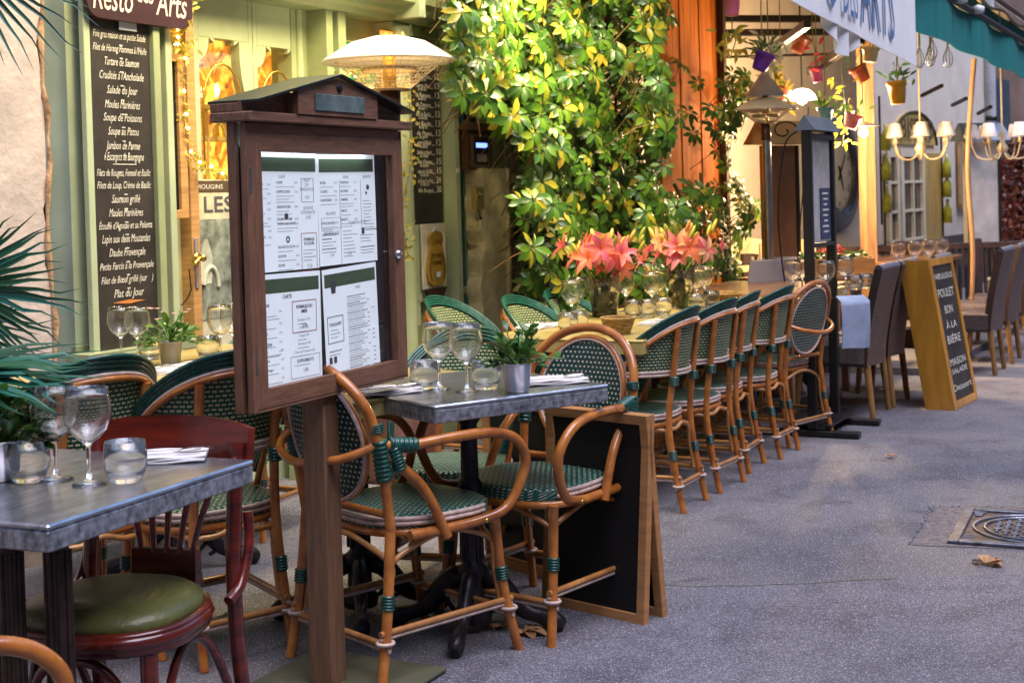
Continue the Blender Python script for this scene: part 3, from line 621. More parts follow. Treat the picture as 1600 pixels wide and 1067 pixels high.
b=MB(); b.lathe([(0,0),(.013,.001),(.015,.006),(.008,.014),(0,.016)],16,(x1-.038,-.012,(z0+z1)/2+.01),Matrix.Rotation(PI/2,3,'X')); b.build('lock',M_steel,dr)
b=MB()
for zz in (z0+.12,z1-.12): b=MB(); b.tube([(x0-.002,-.013,zz-.03),(x0-.002,-.013,zz+.03)],.004,8); b.build('hinge',M_steel,dr)
b=MB(); b.box((-BW/2+.009,-.004,ZB+BH/2),(.018,.02,BH-.004)); b.build('stile',M_wal,g)
b=MB(); b.box((BW/2-.0035,-.002,ZB+BH/2),(.007,.018,BH-.004)); b.build('stile',M_wal,g)
b=MB(); b.box((0,-.002,ZB+.004),(BW-.04,.018,.008)); b.build('bottom_rail',M_walh,g)
# frieze and ledge
b=MB(); b.box((0,.0,zt-.014),(BW-.034,.024,.026)); b.build('frieze_rail',M_walh,g)
b=MB(); b.box((0,.022,zt+.012),(BW+.030,.125,.024),ch=.003); b.build('ledge',M_walh,g)
hr=.080; WG=.026; 
b=MB(); RW=BW/2+.006
pl=[(-RW,0),(RW,0),(RW,.045),(0,.045+hr-.012),(-RW,.045)]
b.prism([(-RW,0),(-.17,0),(-.17,WG+hr*.52),(-RW,WG)],.012,(0,-.006,zt+.024),Matrix(((1,0,0),(0,0,1),(0,1,0)))); b.build('gable_wing',M_walh,g); b=MB()
b.prism([(.17,0),(RW,0),(RW,WG),(.17,WG+hr*.52)],.012,(0,-.006,zt+.024),Matrix(((1,0,0),(0,0,1),(0,1,0)))); b.build('gable_wing',M_walh,g)
b=MB(); b.prism([(-.19,0),(.19,0),(.19,WG+hr*.46),(0,WG+hr-.006),(-.19,WG+hr*.46)],.016,(0,-.045,zt+.024),Matrix(((1,0,0),(0,0,1),(0,1,0)))); gb=b.build('gable',M_walh,g)
for s_ in (-1,1):
    b=MB(); b.box((s_*.185,-.014,zt+.052),(.010,.034,.054)); b.build('gable_return',M_wal,gb)
b=MB(); b.box((0,-.0475,zt+.058),(.235,.004,.045)); b.build('name_plate',mat('verdigris_plate',(.16,.22,.21),.6,var=.25,scale=14),gb)
b=MB(); b.lathe([(0,.004),(.012,.003),(.013,-.002)],18,(0,-.046,zt+.101),Matrix.Rotation(PI/2,3,'X')); b.build('vent_hole',M_black,gb)
b=MB(); b.box((-RW+.008,.045,zt+.036),(.016,.09,.022)); b.build('gable_side',M_wal,g)
b=MB(); b.box((RW-.008,.045,zt+.036),(.016,.09,.022)); b.build('gable_side',M_wal,g)
for s_ in (-1,1):
    b=MB(); a_=Vector((0,.02,zt+.024+WG+hr+.004)); e_=Vector((s_*(RW-.002),.02,zt+.024+WG-.001)); d_=(e_-a_)
    b.bar(a_,e_,.22,.008,up=(0,1,0)) if False else None
    x_=d_.normalized(); M=Matrix((x_,Vector((0,1,0)),x_.cross(Vector((0,1,0))))).transposed(); b.box((a_+e_)/2,(d_.length,.155,.007),M,ch=.001); b.build('roof_sheet',M_blackm,g)
# papers
def sheet(name,xa,xb,za,zb_,y,rot=0):
    o=MB(); o.box((0,0,0),(xb-xa,.0012,zb_-za),ch=.0003); o=o.build(name,M_glowpaper,g); o.location=((xa+xb)/2,y,(za+zb_)/2); o.rotation_euler=(0,rot,0); return o
IX0=x0+fw-.002; IX1=x1-fw; IZ0=z0+fw; IZ1=z1-fw; IW=IX1-IX0; IH=IZ1-IZ0
LR=random.Random(3)
def block(b,x,z,w,n,dz=.0085,th=.0016,hd=True,price=True):
    for k in range(n):
        ww=w*LR.uniform(.55,.95); h=th*(1.6 if (k%3==0 and hd) else .9)
        xx=x
        while xx<x+ww:
            l=LR.uniform(.004,.014); b.box((xx+l/2,-.0012,z-k*dz),(l,.0006,h),ch=.0001); xx+=l+.0022
    return z-n*dz
def items(b,x,z,w,txt,dz=.0,s=.0095):
    for nm_,n_ in txt:
        b.text(nm_,s,(x,-.0011,z),bold=.0002); b.text("%.2f"%LR.choice([4.5,5.5,6.9,7.5,8.9,3.2]),s*.9,(x+w-.026,-.0011,z)); z-=.0085
        for k in range(n_): 
            ww=w*LR.uniform(.5,.8); xx=x
            while xx<x+ww: l=LR.uniform(.004,.012); b.box((xx+l/2,-.0012,z),(l,.0006,.0012),ch=.0001); xx+=l+.002
            z-=.0078
        z-=.0075
    return z
def zig(b,w,z,h,n=24):
    pl=[(-w/2,0),(w/2,0)]
    for k in range(2*n+1): pl.append((w/2-w*k/(2*n),h*(.55+.35*(k%2))))
    b.prism(pl,.0006,(0,-.0012,z),Matrix(((1,0,0),(0,0,1),(0,1,0))))
def rect(b,x,z,w,h,t=.0012):
    for cx_,cz_,sx_,sz_ in ((x+w/2,z,w,t),(x+w/2,z-h,w,t),(x,z-h/2,t,h),(x+w,z-h/2,t,h)): b.box((cx_,-.0012,cz_),(sx_,.0006,sz_),ch=.0001)
PW=IW*.455; PH=IH*.5
def header(s,w,h):
    b=MB(); b.box((0,-.0011,h/2-.030),(w*.94,.0005,.036),ch=.0001); b.build('green_header',M_gprint,s)
    b=MB(); zig(b,w*.94,h/2-.0485,.022); b.build('red_zigzag',M_red,s)
s1=sheet('menu_sheet',IX0,IX0+PW*1.02,IZ0+IH*.485,IZ1,.022,0.004); h=IH*.515; w_=PW*1.02; header(s1,w_,h)
b=MB(); b.text("CAFÉ",.012,(-.03,-.0011,h/2-.066)); items(b,-w_*.47,h/2-.085,w_*.28,[("ESPRESSO",1),("LATTE",1),("THÉ",0),("CHOCO",1),("MOKA",2),("CREME",0),("COMPOTE",2)]); items(b,-w_*.14,h/2-.080,w_*.36,[("CAFFÈ",1),("CAPPUCCINO",3),("SANDWICHES",2),("SAUMON FUMÉ",1)])
b.lathe([(0,0),(.009,0)],14,(.0,-.0013,-.012),Matrix.Rotation(PI/2,3,'X')); items(b,-w_*.14,-.034,w_*.36,[("TARTE AUX FRUITS",2)]); b.lathe([(.004,0),(.009,0)],14,(.004,-.0013,-.072),Matrix.Rotation(PI/2,3,'X')); items(b,-w_*.14,-.094,w_*.36,[("SALADE DU JOUR",1),("QUICHE",1),("SOUPE",1)])
b.text("PLAT\nDU\nSANDWICH",.012,(w_*.33,-.0011,h/2-.075),align='CENTER'); b.text("4.50",.012,(w_*.33,-.0011,h/2-.12),align='CENTER'); b.text("QUICHE\nETUDIANTE",.012,(w_*.34,-.0011,h/2-.148),align='CENTER'); b.text("6.50",.013,(w_*.34,-.0011,-.02),align='CENTER'); rect(b,w_*.24,h/2-.066,w_*.19,.062); b.build('print',M_ink,s1)
b=MB(); rect(b,w_*.22,-h*.19,w_*.24,.10,.0016); b.build('red_box',M_red,s1)
b=MB(); b.text("FORMULE\nDU JOUR",.011,(w_*.34,-.0011,-h*.19-.02),align='CENTER',bold=.0004); block(b,w_*.25,-h*.19-.045,w_*.18,4,.009,hd=False); b.text("7.50",.014,(w_*.34,-.0011,-h*.19-.092),align='CENTER'); b.build('box_print',M_ink,s1)
s2=sheet('menu_sheet',IX0+PW*1.05,IX1-IW*.06,IZ0+IH*.49,IZ1,.027,-.01); w_=IX1-IW*.06-IX0-PW*1.05; h=IH*.51; header(s2,w_,h)
b=MB(); items(b,-w_*.46,h/2-.08,w_*.32,[("BAGEL",1),("CLASSIC",1),("NORVÉGIEN",1)]); b.text("SALADES",.012,(-w_*.30,-.0011,h/2-.165),align='CENTER'); items(b,-w_*.46,h/2-.19,w_*.32,[("CROQ SALADE",2),("CAMPAGNARDE",1)]); b.text("DESSERTS 3.50",.012,(-w_*.30,-.0011,-h*.22),align='CENTER'); block(b,-w_*.46,-h*.26,w_*.25,5,.009); b.text("2.50",.012,(-w_*.3,-.0011,-h*.42),align='CENTER')
b.text("BIÈRE",.011,(-w_*.02,-.0011,h/2-.066),align='CENTER'); items(b,-w_*.12,h/2-.08,w_*.32,[("PRESSION",1),("BLONDE",1),("AMBRÉE",2),("SPRITZ",1),("MOJITO",2)]); b.text("TOAST IN COZY",.013,(w_*.16,-.0011,-h*.14),align='CENTER'); block(b,-w_*.1,-h*.2,w_*.22,8,.010,hd=False); b.text("5.50",.012,(w_*.0,-.0011,-h*.42),align='CENTER')
b.text("APÉRITIF",.011,(w_*.35,-.0011,h/2-.066),align='CENTER'); block(b,w_*.27,h/2-.13,w_*.18,9,.0095,hd=False); b.box((w_*.25,-.0012,-h*.21),(.014,.0006,.018),ch=.0001); block(b,w_*.29,-h*.2,w_*.18,1); block(b,w_*.2,-h*.25,w_*.24,3,hd=False); block(b,w_*.2,-h*.36,w_*.26,3)
b.lathe([(0,0),(.008,0)],12,(w_*.36,-.0013,h/2-.092),Matrix.Rotation(PI/2,3,'X')); b.lathe([(0,0),(.005,0)],12,(w_*.33,-.0013,h/2-.108),Matrix.Rotation(PI/2,3,'X')); b.build('print',M_ink,s2)
b=MB(); rect(b,-w_*.46,-h*.07,w_*.33,.03,.0009); rect(b,-w_*.14,h/2-.07,.0006,h*.82,.0006); rect(b,w_*.23,h/2-.07,.0006,h*.5,.0006); b.build('rules',M_inkl,s2)
s3=sheet('menu_sheet',IX0,IX0+PW*1.0,IZ0-.004,IZ0+IH*.475,.019,.012); w_=PW; h=IH*.479; header(s3,w_,h)
b=MB(); b.text("CARTE",.013,(-.01,-.0011,h/2-.064),align='CENTER',bold=.0004); b.text("TAPAS",.011,(-w_*.42,-.0011,h/2-.082),bold=.0004); items(b,-w_*.48,h/2-.098,w_*.40,[("Mozzarella",2),("Feta",1),("Jambon cru",1),("Chèvre",1),("Ravioli",1)],s=.0088); b.text("PIZZAS",.011,(-w_*.40,-.0011,-.04),bold=.0004); items(b,-w_*.48,-.056,w_*.42,[("Margherita",1),("Végétarienne",1),("Quatre fromages",1),("Saumon",2)],s=.0088)
b.text("ROSÉ",.011,(w_*.22,-.0011,.035),align='CENTER'); 
for k,s_ in enumerate(("Sauvignon 3.70","Rosé 3.20","Rouge 3.50","Bordeaux 4.50","Côtes de Provence 4.50")): b.text(s_,.0095,(w_*.22,-.0011,.015-.021*k),align='CENTER'); block(b,w_*.12,.007-.021*k,w_*.2,1,hd=False)
b.build('print',M_ink,s3)
b=MB(); rect(b,w_*.04,h/2-.075,w_*.38,.082,.0022); b.build('red_box',M_red,s3)
b=MB(); b.text("FORMULE DU\nMIDI",.012,(w_*.23,-.0011,h/2-.094),align='CENTER',bold=.0005); b.text("5.50",.013,(w_*.23,-.0011,h/2-.145),align='CENTER',bold=.0003); b.text("SUPPLÉMENTS",.012,(w_*.23,-.0011,-h*.33),align='CENTER',bold=.0003); block(b,w_*.06,-h*.355,w_*.35,1,hd=False); b.text("1.50",.013,(w_*.23,-.0011,-h*.42),align='CENTER',bold=.0003); b.build('box_print',M_ink,s3)
b=MB(); rect(b,-.0,-h*.27,w_*.46,h*.20,.0012); b.build('rules',M_inkl,s3)
s4=sheet('menu_sheet',IX0+PW*1.08,IX1-IW*.075,IZ0-.006,IZ0+IH*.478,.024,-.035); w_=IX1-IW*.075-IX0-PW*1.08; h=IH*.482; header(s4,w_,h)
b=MB(); b.text("VINS",.012,(w_*.13,-.0011,h/2-.064),align='CENTER'); z_=h/2-.082
for n_ in (4,6,4,9,4,9,7,3): z_=block(b,-w_*.08,z_,w_*.40,n_,.0066,.0014)
for k in range(22): 
    if LR.random()<.6: b.box((w_*.40,-.0012,h/2-.1-k*.0125),(.012,.0006,.0018),ch=.0001)
    if LR.random()<.35: b.box((w_*.31,-.0012,h/2-.1-k*.0125),(.010,.0006,.0018),ch=.0001)
b.prism([(-.009,0),(.009,0),(.013,.022),(.009,.034),(-.009,.034),(-.013,.022)],.0008,(-w_*.32,-.0018,h*.27),Matrix(((1,0,0),(0,0,1),(0,1,0))))
rect(b,-w_*.45,h*.05,w_*.28,h*.25,.002); b.text("YOGOURT",.0125,(-w_*.31,-.0011,-h*.04),align='CENTER',bold=.0004); block(b,-w_*.40,-h*.08,w_*.19,3,.01,hd=False); block(b,-w_*.44,-h*.28,w_*.30,2,.010); b.box((-w_*.42,-.0012,-h*.365),(.014,.0006,.018),ch=.0001); b.box((-w_*.34,-.0012,-h*.365),(.014,.0006,.018),ch=.0001); b.build('print',M_ink,s4)
b=MB(); b.box((0,.035,IZ0+IH/2),(IW+.03,.004,IH+.03)); b.build('felt_back',mat('dark_felt',(.025,.012,.014),.9),g)
b=MB(); b.box((-.03,.012,IZ1+.018),(IW*.8,.02,.008)); b.build('led_strip',M_led,g)
lm=lamp('menu_light','AREA',(-.03,-.002,IZ1+.012),26,(.66,.88,1.0),.3,(R(-18),0,0),parent=g); lm.data.shape='RECTANGLE'; lm.data.size=.5; lm.data.size_y=.02
# post & base
M_post=mat('post_wood',(.235,.125,.066),.55,var=.22,scale=8,stretch=(9,9,.8),bump=.3,bscale=40,col2=(.135,.066,.035))
b=MB(); b.box((-.005,.045,ZB/2),(.072,.072,ZB),ch=.003); b.build('post',M_post,g)
b=MB(); b.box((-.0,.02,.014+.0),(.44,.44,.012),ch=.003,M=Matrix.Rotation(R(0),3,'Z')); b.build('base_plate',mat('olive_base',(.10,.095,.055),.6),g)
# ================================================================== CHAIRS
def binding(b,a,c,r,n=5):
    a=Vector(a);c=Vector(c);L=(c-a).length;pts=[];rs=[]
    for k in range(n*4+1):
        t=k/(n*4); pts.append(a.lerp(c,t)); rs.append(r*(1+.10*math.sin(t*n*2*PI-PI/2)))
    b.tube(pts,rs,10)
def superel(w,dp,n=40,p=2.8,y0=0,taper=.12):
    out=[]
    for k in range(n):
        a=2*PI*k/n; ca,sa=math.cos(a),math.sin(a)
        x=w/2*abs(ca)**(2/p)*(1 if ca>0 else -1); y=dp/2*abs(sa)**(2/p)*(1 if sa>0 else -1)
        x*=1+taper*(y/dp); out.append((x,y+y0))
    return out
def seat_parts(root,w,dp,zs,weavem,framem,drop=.0):
    ol=superel(w,dp); n=len(ol); b=MB()
    vs=[(0,0,zs+.004)];uv=[(0,0)];fs=[]
    rings=(.35,.7,.95,1.0,1.0); zz=(.003,.0,-.003,-.010,-.042)
    for r,dz in zip(rings,zz):
        for x,y in ol:
            vs.append((x*r,y*r,zs+dz)); uv.append((x*r,y*r) if dz>-.02 else (x*r+dz,y*r+dz*1.3))
    for k in range(n): fs.append((0,1+k,1+(k+1)%n))
    for i in range(4):
        for k in range(n):
            a=1+i*n+k;c=1+i*n+(k+1)%n; fs.append((a,a+n,c+n,c))
    b.add(vs,fs,True,uv); b.build('seat',weavem,root)
    b=MB()
    # piping on sides and back (front stays woven)
    sel=[(x,y) for x,y in ol]; k0=int(n*.42); path=[sel[(k0+i)%n] for i in range(int(n*.68)+1)]
    for dz in (-.012,-.026): b.tube([(x*1.012,y*1.012,zs+dz) for x,y in path],.0068,6)
    b.build('seat_piping',M_cream,root)
    b=MB(); b.tube([(x*.985,y*.985,zs-.052) for x,y in ol],.0125,8,True); b.build('seat_frame',framem,root)
def leg(root,pts,r,m,bz=None,ring=None,glide=True):
    b=MB(); b.tube(crs(pts,5),r,9); l=b.build('leg',m,root)
    pts=[Vector(p) for p in pts]
    def at(z):
        for a,c in zip(pts[:-1],pts[1:]):
            if (a.z-z)*(c.z-z)<=0 and abs(c.z-a.z)>1e-6: return a.lerp(c,(z-a.z)/(c.z-a.z))
        return pts[0]
    if bz:
        b=MB(); binding(b,at(bz[0]),at(bz[1]),r*1.28,5); b.build('binding',M_green,l)
    if ring:
        q=at(ring); b=MB(); b.tube([q+Vector(((r*1.5)*math.cos(k*PI/6),(r*1.5)*math.sin(k*PI/6),0)) for k in range(12)],.0055,6,True); b.build('ring',M_cream,l)
    return at
def braces(root,ats,zt,m):
    n=4
    for i in range(4):
        a,c=ats[i],ats[(i+1)%4]
        p0,p1,p2=a(.14),a(.26),a(.33); q0,q1,q2=c(.14),c(.26),c(.33); mid=(p2+q2)/2; mid.z=zt
        i1=p2.lerp(mid,.55); i1.z=zt-.015; i2=q2.lerp(mid,.55); i2.z=zt-.015
        b=MB(); ins=lambda p: p.lerp(Vector((0,0,p.z)),.075)
        b.tube(crs([ins(p0),ins(p1),ins(p2),i1,mid,i2,ins(q2),ins(q1),ins(q0)],5),.0085,7); b.build('brace',m,root)
def stretchers(root,ats,z,m):
    for i,zz in enumerate((z+.0,z+.03,z+.0,z+.03)):
        a,c=ats[i](zz),ats[(i+1)%4](zz); d=(c-a).normalized(); a=a-d*.02;c=c+d*.02
        b=MB(); b.tube([a,c],.0095,7); s_=b.build('stretcher',m,root)
        b=MB(); b.tube([a-Vector((0,0,.013)),c-Vector((0,0,.013))],.0062,6); b.build('stretcher_piping',M_cream,s_)
HID=(0,-50,0)
def side_chair(sz=.41,top=.84):
    g=thing('bistro_chair','x','chair',HID)
    sw=.40
    seat_parts(g,sw,.38,sz,M_weaves,M_rattan)
    zb0=sz+.175; rx,ry=.205,.205; cy=-.0; fm=R(104)
    def H(t): return (top-.045)-(top-.045-(sz+.02))*abs(t)**2.3
    def S(t,z,off=0):
        ph=t*fm; k=1+.13*(z-sz)/(top-sz); x=(rx+off)*k*math.sin(ph); y=cy-(ry+off)*k*math.cos(ph)-.06*(z-sz)/(top-sz)*max(0,math.cos(ph))
        return Vector((x,y,z))
    # panel
    tm=.80
    while H(tm)<zb0+.01: tm-=.01
    def pf(u,v):
        t=(u*2-1)*tm; return S(t,zb0+(H(t)-zb0)*v)
    b=MB(); b.sheet(pf,36,10,lambda u,v:((u*2-1)*.42,(H((u*2-1)*tm)-zb0)*v),th=.008); b.build('back_panel',M_weave,g)
    # green rim of four coils
    b=MB(); ts=[-1+2*k/44 for k in range(45)]
    for j in range(4):
        pts=[]
        for t in ts:
            z=H(t); dz=.012*j; # offset outward along rim normal (mix up/out)
            slope=min(1,abs(t)**1.6); up=dz*(1-.75*slope); 
            pts.append(S(t*(1+.012*j*slope*3.0),z+.014+up*1.05,.004+.002*j))
        b.tube(pts,.0073,7)
    b.build('coiled_rim',M_green,g)
    b=MB(); b.tube([S(t,H(t)+.004,.012) for t in ts if abs(t)<=tm+.02],.0055,6); b.tube([S(t,zb0-.002,.012) for t in [-tm+2*tm*k/30 for k in range(31)]],.0065,6)
    b.tube([S(t,zb0-.016,.014) for t in [-tm+2*tm*k/30 for k in range(31)]],.0065,6); b.build('back_piping',M_cream,g)
    b=MB(); b.tube([S(t,H(t)-.008,.016) for t in ts if abs(t)<=tm+.03],.009,7); b.build('back_hoop',M_rattan,g)
    ats=[]
    for s_ in (-1,1):
        q=S(s_*.27,H(.3)-.01,.02); q2=S(s_*.27,zb0,.028)
        pts=[(s_*.135,-.275,0),(s_*.13,-.235,.2),(s_*.125,-.215,sz-.03),tuple(q2),tuple(q)]
        ats.append(leg(g,pts,.0138,M_rattan,(.215,.255),.11))
        b=MB(); binding(b,Vector(q2)-Vector((0,0,.06)),Vector(q2)-Vector((0,0,.022)),.0205,4); b.build('binding',M_green,g)
    fr=[]
    for s_ in (1,-1): fr.append(leg(g,[(s_*.185,.185,0),(s_*.165,.15,.2),(s_*.16,.135,sz-.05)],.0132,M_rattan,(.2,.24),.11))
    ats=ats+fr
    stretchers(g,ats,.115,M_rattanl); braces(g,ats,sz-.055,M_rattanl)
    for s_ in (-1,1): b=MB(); q=S(s_*.9,H(.9)+.01,.01); b.tube([q,S(s_*1.0,sz-.02,.01)],.011,7); b.build('side_strut',M_rattan,g)
    return g
def arm_chair(sz=.455,top=.885,wm=None,zarm=.668):
    g=thing('bistro_armchair','x','armchair',HID)
    seat_parts(g,.43,.41,sz,M_weaves,M_rattan)
    jz=zarm
    J=lambda s_:Vector((s_*.213,-.255,jz))
    b=MB(); hp=[(-.205,-.215,sz-.03),(-.212,-.24,jz-.06),tuple(J(-1))]+[(-.212*math.cos(a),-.262-.075*math.sin(a)**1.2,jz+.02+(top-jz-.02)*math.sin(a)**.85) for a in [PI*k/14 for k in range(1,14)]]+[tuple(J(1)),(.212,-.24,jz-.06),(.205,-.215,sz-.03)]
    b.tube(crs(hp,3),.0150,10); b.build('back_frame',M_rattan,g)
    cz=(sz+.035+top-.03)/2; rz=(top-.03-sz-.035)/2; rx=.172
    def PL(x,z): 
        k=(z-sz)/(top-sz); return Vector((x,-.222-.095*k-.02*(1-(x/rx)**2)+.0,z))
    def pf(u,v):
        r=v; a=2*PI*u; return PL(rx*.94*r*math.cos(a),cz+rz*.94*r*math.sin(a))
    b=MB(); b.sheet(pf,44,8,lambda u,v:(rx*v*math.cos(2*PI*u),rz*v*math.sin(2*PI*u)),th=.009); b.build('back_panel',wm or M_weaved,g)
    el=[(math.cos(2*PI*k/40),math.sin(2*PI*k/40)) for k in range(40)]
    b=MB(); b.tube([PL(rx*.95*c,cz+rz*.95*s)+Vector((0,.006,0)) for c,s in el],.0055,6,True); b.tube([PL(rx*1.0*c,cz+rz*1.0*s)-Vector((0,.006,0)) for c,s in el],.0065,6,True); b.build('back_piping',M_cream,g)
    b=MB(); b.tube([PL(rx*.99*c,cz+rz*.99*s)+Vector((0,.002,0)) for c,s in el],.0095,8,True); b.build('back_ring',M_rattan,g)
    b=MB(); b.tube([(-.2,-.215,sz+.012),(.2,-.215,sz+.012)],.011,8); b.build('back_rail',M_rattan,g)
    b=MB(); b.tube(crs([J(-1),(-.15,-.335,jz-.035),(0,-.375,jz-.055),(.15,-.335,jz-.035),J(1)],6),.0125,8); b.build('rear_hoop',M_rattan,g)
    for s_ in (-1,1):
        b=MB(); pts=[J(s_),(s_*.235,-.17,jz-.012),(s_*.262,-.04,jz-.004),(s_*.275,.09,jz-.006),(s_*.278,.175,jz-.03),(s_*.272,.225,jz-.085),(s_*.262,.222,jz-.15),(s_*.25,.17,sz-.02),(s_*.236,.08,sz-.045),(s_*.225,-.02,sz-.05),(s_*.218,-.16,sz-.05)]
        b.tube(crs(pts,5),.0150,10); a_=b.build('arm',M_rattan,g)
        for t in (.06,-.06): b=MB(); b.lathe([(0,.004),(.006,.003),(.007,0)],10,(s_*(.236+.016 if t>0 else .238),.06+t*.5,sz-.046),Matrix.Rotation(s_*PI/2,3,'Y')); b.build('screw',M_brass,a_)
        b=MB(); b.tube(crs([J(s_)+Vector((0,.01,-.02)),(s_*.228,-.12,sz+.08),(s_*.238,-.045,sz-.07)],5),.0150,9); b.build('strut',M_rattan,g)
        b=MB(); binding(b,J(s_)+Vector((-s_*.004,-.004,.055)),J(s_)+Vector((0,-.002,.03)),.0212,4); binding(b,J(s_)+Vector((0,.004,.012)),(s_*.211,-.236,jz-.10),.0225,9); binding(b,J(s_)+Vector((s_*.008,.03,-.003)),(s_*.24,-.145,jz-.013),.021,6)
        jv=[(s_*.222,-.238,jz-.005),(s_*.243,-.145,jz-.02),(s_*.236,-.165,jz-.06),(s_*.218,-.232,jz-.09)]
        binding(b,(s_*.226,-.215,jz-.01),(s_*.228,-.195,jz-.075),.019,7)
        b.build('binding',M_green,g)
    ats=[]
    for s_ in (-1,1): ats.append(leg(g,[(s_*.222,-.275,0),(s_*.212,-.24,.2),(s_*.204,-.215,sz-.02)],.0150,M_rattan,(.215,.255),.13))
    for s_ in (1,-1): ats.append(leg(g,[(s_*.222,.225,0),(s_*.205,.185,.2),(s_*.2,.165,sz-.05)],.0150,M_rattan,(.215,.255),.13))
    stretchers(g,ats,.125,M_rattanl); braces(g,ats,sz-.062,M_rattanl)
    return g
def lab(o,l,grp=None):
    o['label']=l
    if grp: o['group']=grp
sc=side_chair(); ac=arm_chair()
ang=facing
GS='green rattan bistro chairs'; GA='rattan armchairs with oval backs'
used=set()
def put(proto,x,y,f,label,group,scale=1):
    if proto not in used:
        dup(proto,(x,y,0),ang(f),label,group,scale); used.add(proto)
    else: dup(proto,(x,y,0),ang(f),label,group,scale)
mV=(-V.x,-V.y)
row=['first and nearest of the four green rimmed chairs in the row facing the long table','second of the four green rimmed chairs in the row facing the long table','third of the four green rimmed chairs in the row facing the long table','farthest of the four green rimmed chairs in the row, next to the last armchair']
for k,t in enumerate((.445,.875,1.33,1.72)):
    q=Q(t+(0,.012,-.015,.01)[k],1.345+(0,.02,-.015,.03)[k]); put(sc,q.x,q.y,(mV[0],mV[1]+(.0,.09,-.06,.05)[k]),row[k],GS)
q=Q(2.17,1.40); put(ac,q.x,q.y,(-.72,.69),'rattan armchair closing the far end of the chair row beside the black stand',GA,.95)
put(sc,-.98,4.30,(-.62,.78),'green rimmed chair seen from behind, just left of the menu case',GS,1.07)
put(sc,-1.36,4.22,(-.66,.75),'green rimmed chair seen from behind between the palm and the menu stand',GS,1.07)
q=Q(.83,.42); put(sc,q.x,q.y,(V.x,V.y),'green rimmed chair by the wall below the wooden bottle plaque',GS)
q=Q(1.22,.62); put(sc,q.x,q.y,(V.x,V.y-.1),'green rimmed chair by the wall in front of the pale green wall edge',GS,.97)
q=Q(1.66,.64); put(sc,q.x,q.y,(V.x,V.y-.1),'green rimmed chair by the wall at the foot of the climbing plant',GS,.97)
put(sc,-.23,4.92,(-.25,-.97),'green rimmed chair behind the two wine glasses of the zinc table, facing the street',GS)
q=Q(-.55,.1); put(sc,q.x-.02,q.y,(-U.x,-U.y),'green rimmed chair by the door beside the potted pink flower',GS)
put(ac,-.33,4.11,(math.cos(R(42)),math.sin(R(42))),'nearest rattan armchair, seen from behind just right of the menu post',GA)
put(ac,.045,4.42,(math.cos(R(232)),math.sin(R(232))),'rattan armchair at the right end of the zinc table, facing left',GA)
put(ac,-1.075,2.30,(.80,.60),'rattan armchair cut off by the bottom left corner, only its arm and seat showing',GA)
for p_ in (sc,ac):
    for c in kids(p_):
        for q in kids(c): bpy.data.objects.remove(q)
        bpy.data.objects.remove(c)
    bpy.data.objects.remove(p_)
# mahogany bentwood chair
g=thing('bentwood_chair','glossy mahogany bentwood chair with olive green seat pad tucked behind the near table','chair',(-.885,3.04,0),ang((-.28,-.96)))
SZ=.472
ol=superel(.385,.375,44,2.5,0,.18)
b=MB(); n=len(ol); vs=[(0,0,SZ+.030)];fs=[]
for r,dz in ((.3,.030),(.6,.027),(.85,.018),(.96,.004),(.985,-.012),(.95,-.024)):
    for x,y in ol: vs.append((x*r,y*r,SZ+dz))
for k in range(n): fs.append((0,1+k,1+(k+1)%n))
for i in range(5):
    for k in range(n): a=1+i*n+k;c_=1+i*n+(k+1)%n; fs.append((a,a+n,c_+n,c_))
b.add(vs,fs,True); b.build('seat',M_vinyl,g)
b=MB(); b.tube([(x*1.0,y*1.0,SZ-.036) for x,y in ol],.018,8,True); 
prof=[]
vs=[];fs=[]
for (r,dz) in ((1.05,-.014),(1.06,-.02),(1.06,-.055),(1.045,-.062),(.93,-.062),(.93,-.014)):
    for x,y in ol: vs.append((x*r,y*r,SZ+dz))
for i in range(6):
    for k in range(n): a=i*n+k;c_=i*n+(k+1)%n;d_=((i+1)%6)*n; fs.append((a,d_+k,d_+(k+1)%n,c_))
b.add(vs,fs,True); b.build('seat_frame',M_mahog,g)
TOP=.80
for s_ in (-1,1):
    b=MB(); b.tube(crs([(s_*.20,-.255,0),(s_*.185,-.215,.25),(s_*.185,-.195,.46),(s_*.183,-.215,.66),(s_*.182,-.235,TOP-.02)],5),[.018]*21,10); b.build('rear_leg',M_mahog,g)
    b=MB(); b.tube(crs([(s_*.185,.17,0),(s_*.165,.14,.2),(s_*.155,.125,SZ-.05)],5),[.0135,.014,.015,.016,.017,.018,.018,.019,.019,.019,.019],10); b.build('front_leg',M_mahog,g)
    b=MB(); b.tube(crs([(s_*.165,.10,SZ-.30),(s_*.165,.06,SZ-.15),(s_*.175,0,SZ-.075),(s_*.182,-.09,SZ-.12),(s_*.187,-.195,SZ-.30)],6),.0105,8); b.build('brace',M_mahog,g)
    b=MB(); b.tube(crs([(s_*.198,-.245,.62),(s_*.205,-.235,.55),(s_*.205,-.19,.47),(s_*.20,-.14,SZ-.03)],6),.013,8); b.build('side_bracket',M_mahog,g)
b=MB(); b.tube(crs([(-.16,.128,SZ-.30),(-.09,.15,SZ-.12),(0,.155,SZ-.08),(.09,.15,SZ-.12),(.16,.128,SZ-.30)],6),.0105,8); b.build('brace',M_mahog,g)
b=MB(); 
def crest(u,v):
    t=u*2-1; z=TOP-.085+.115*v+.0*(t*t)-.02*v*abs(t)**3; return (t*.212,-.25-.035*(1-t*t)+.015*abs(t)-.02*v,z)
b.sheet(crest,24,6,th=.022); b.build('crest_rail',M_mahog,g)
b=MB(); b.sheet(lambda u,v:((u*2-1)*.085,-.213-.012*(1-(u*2-1)**2)-.004*v,SZ-.03+.09*v),8,2,th=.02); b.build('splat_base',M_mahog,g)
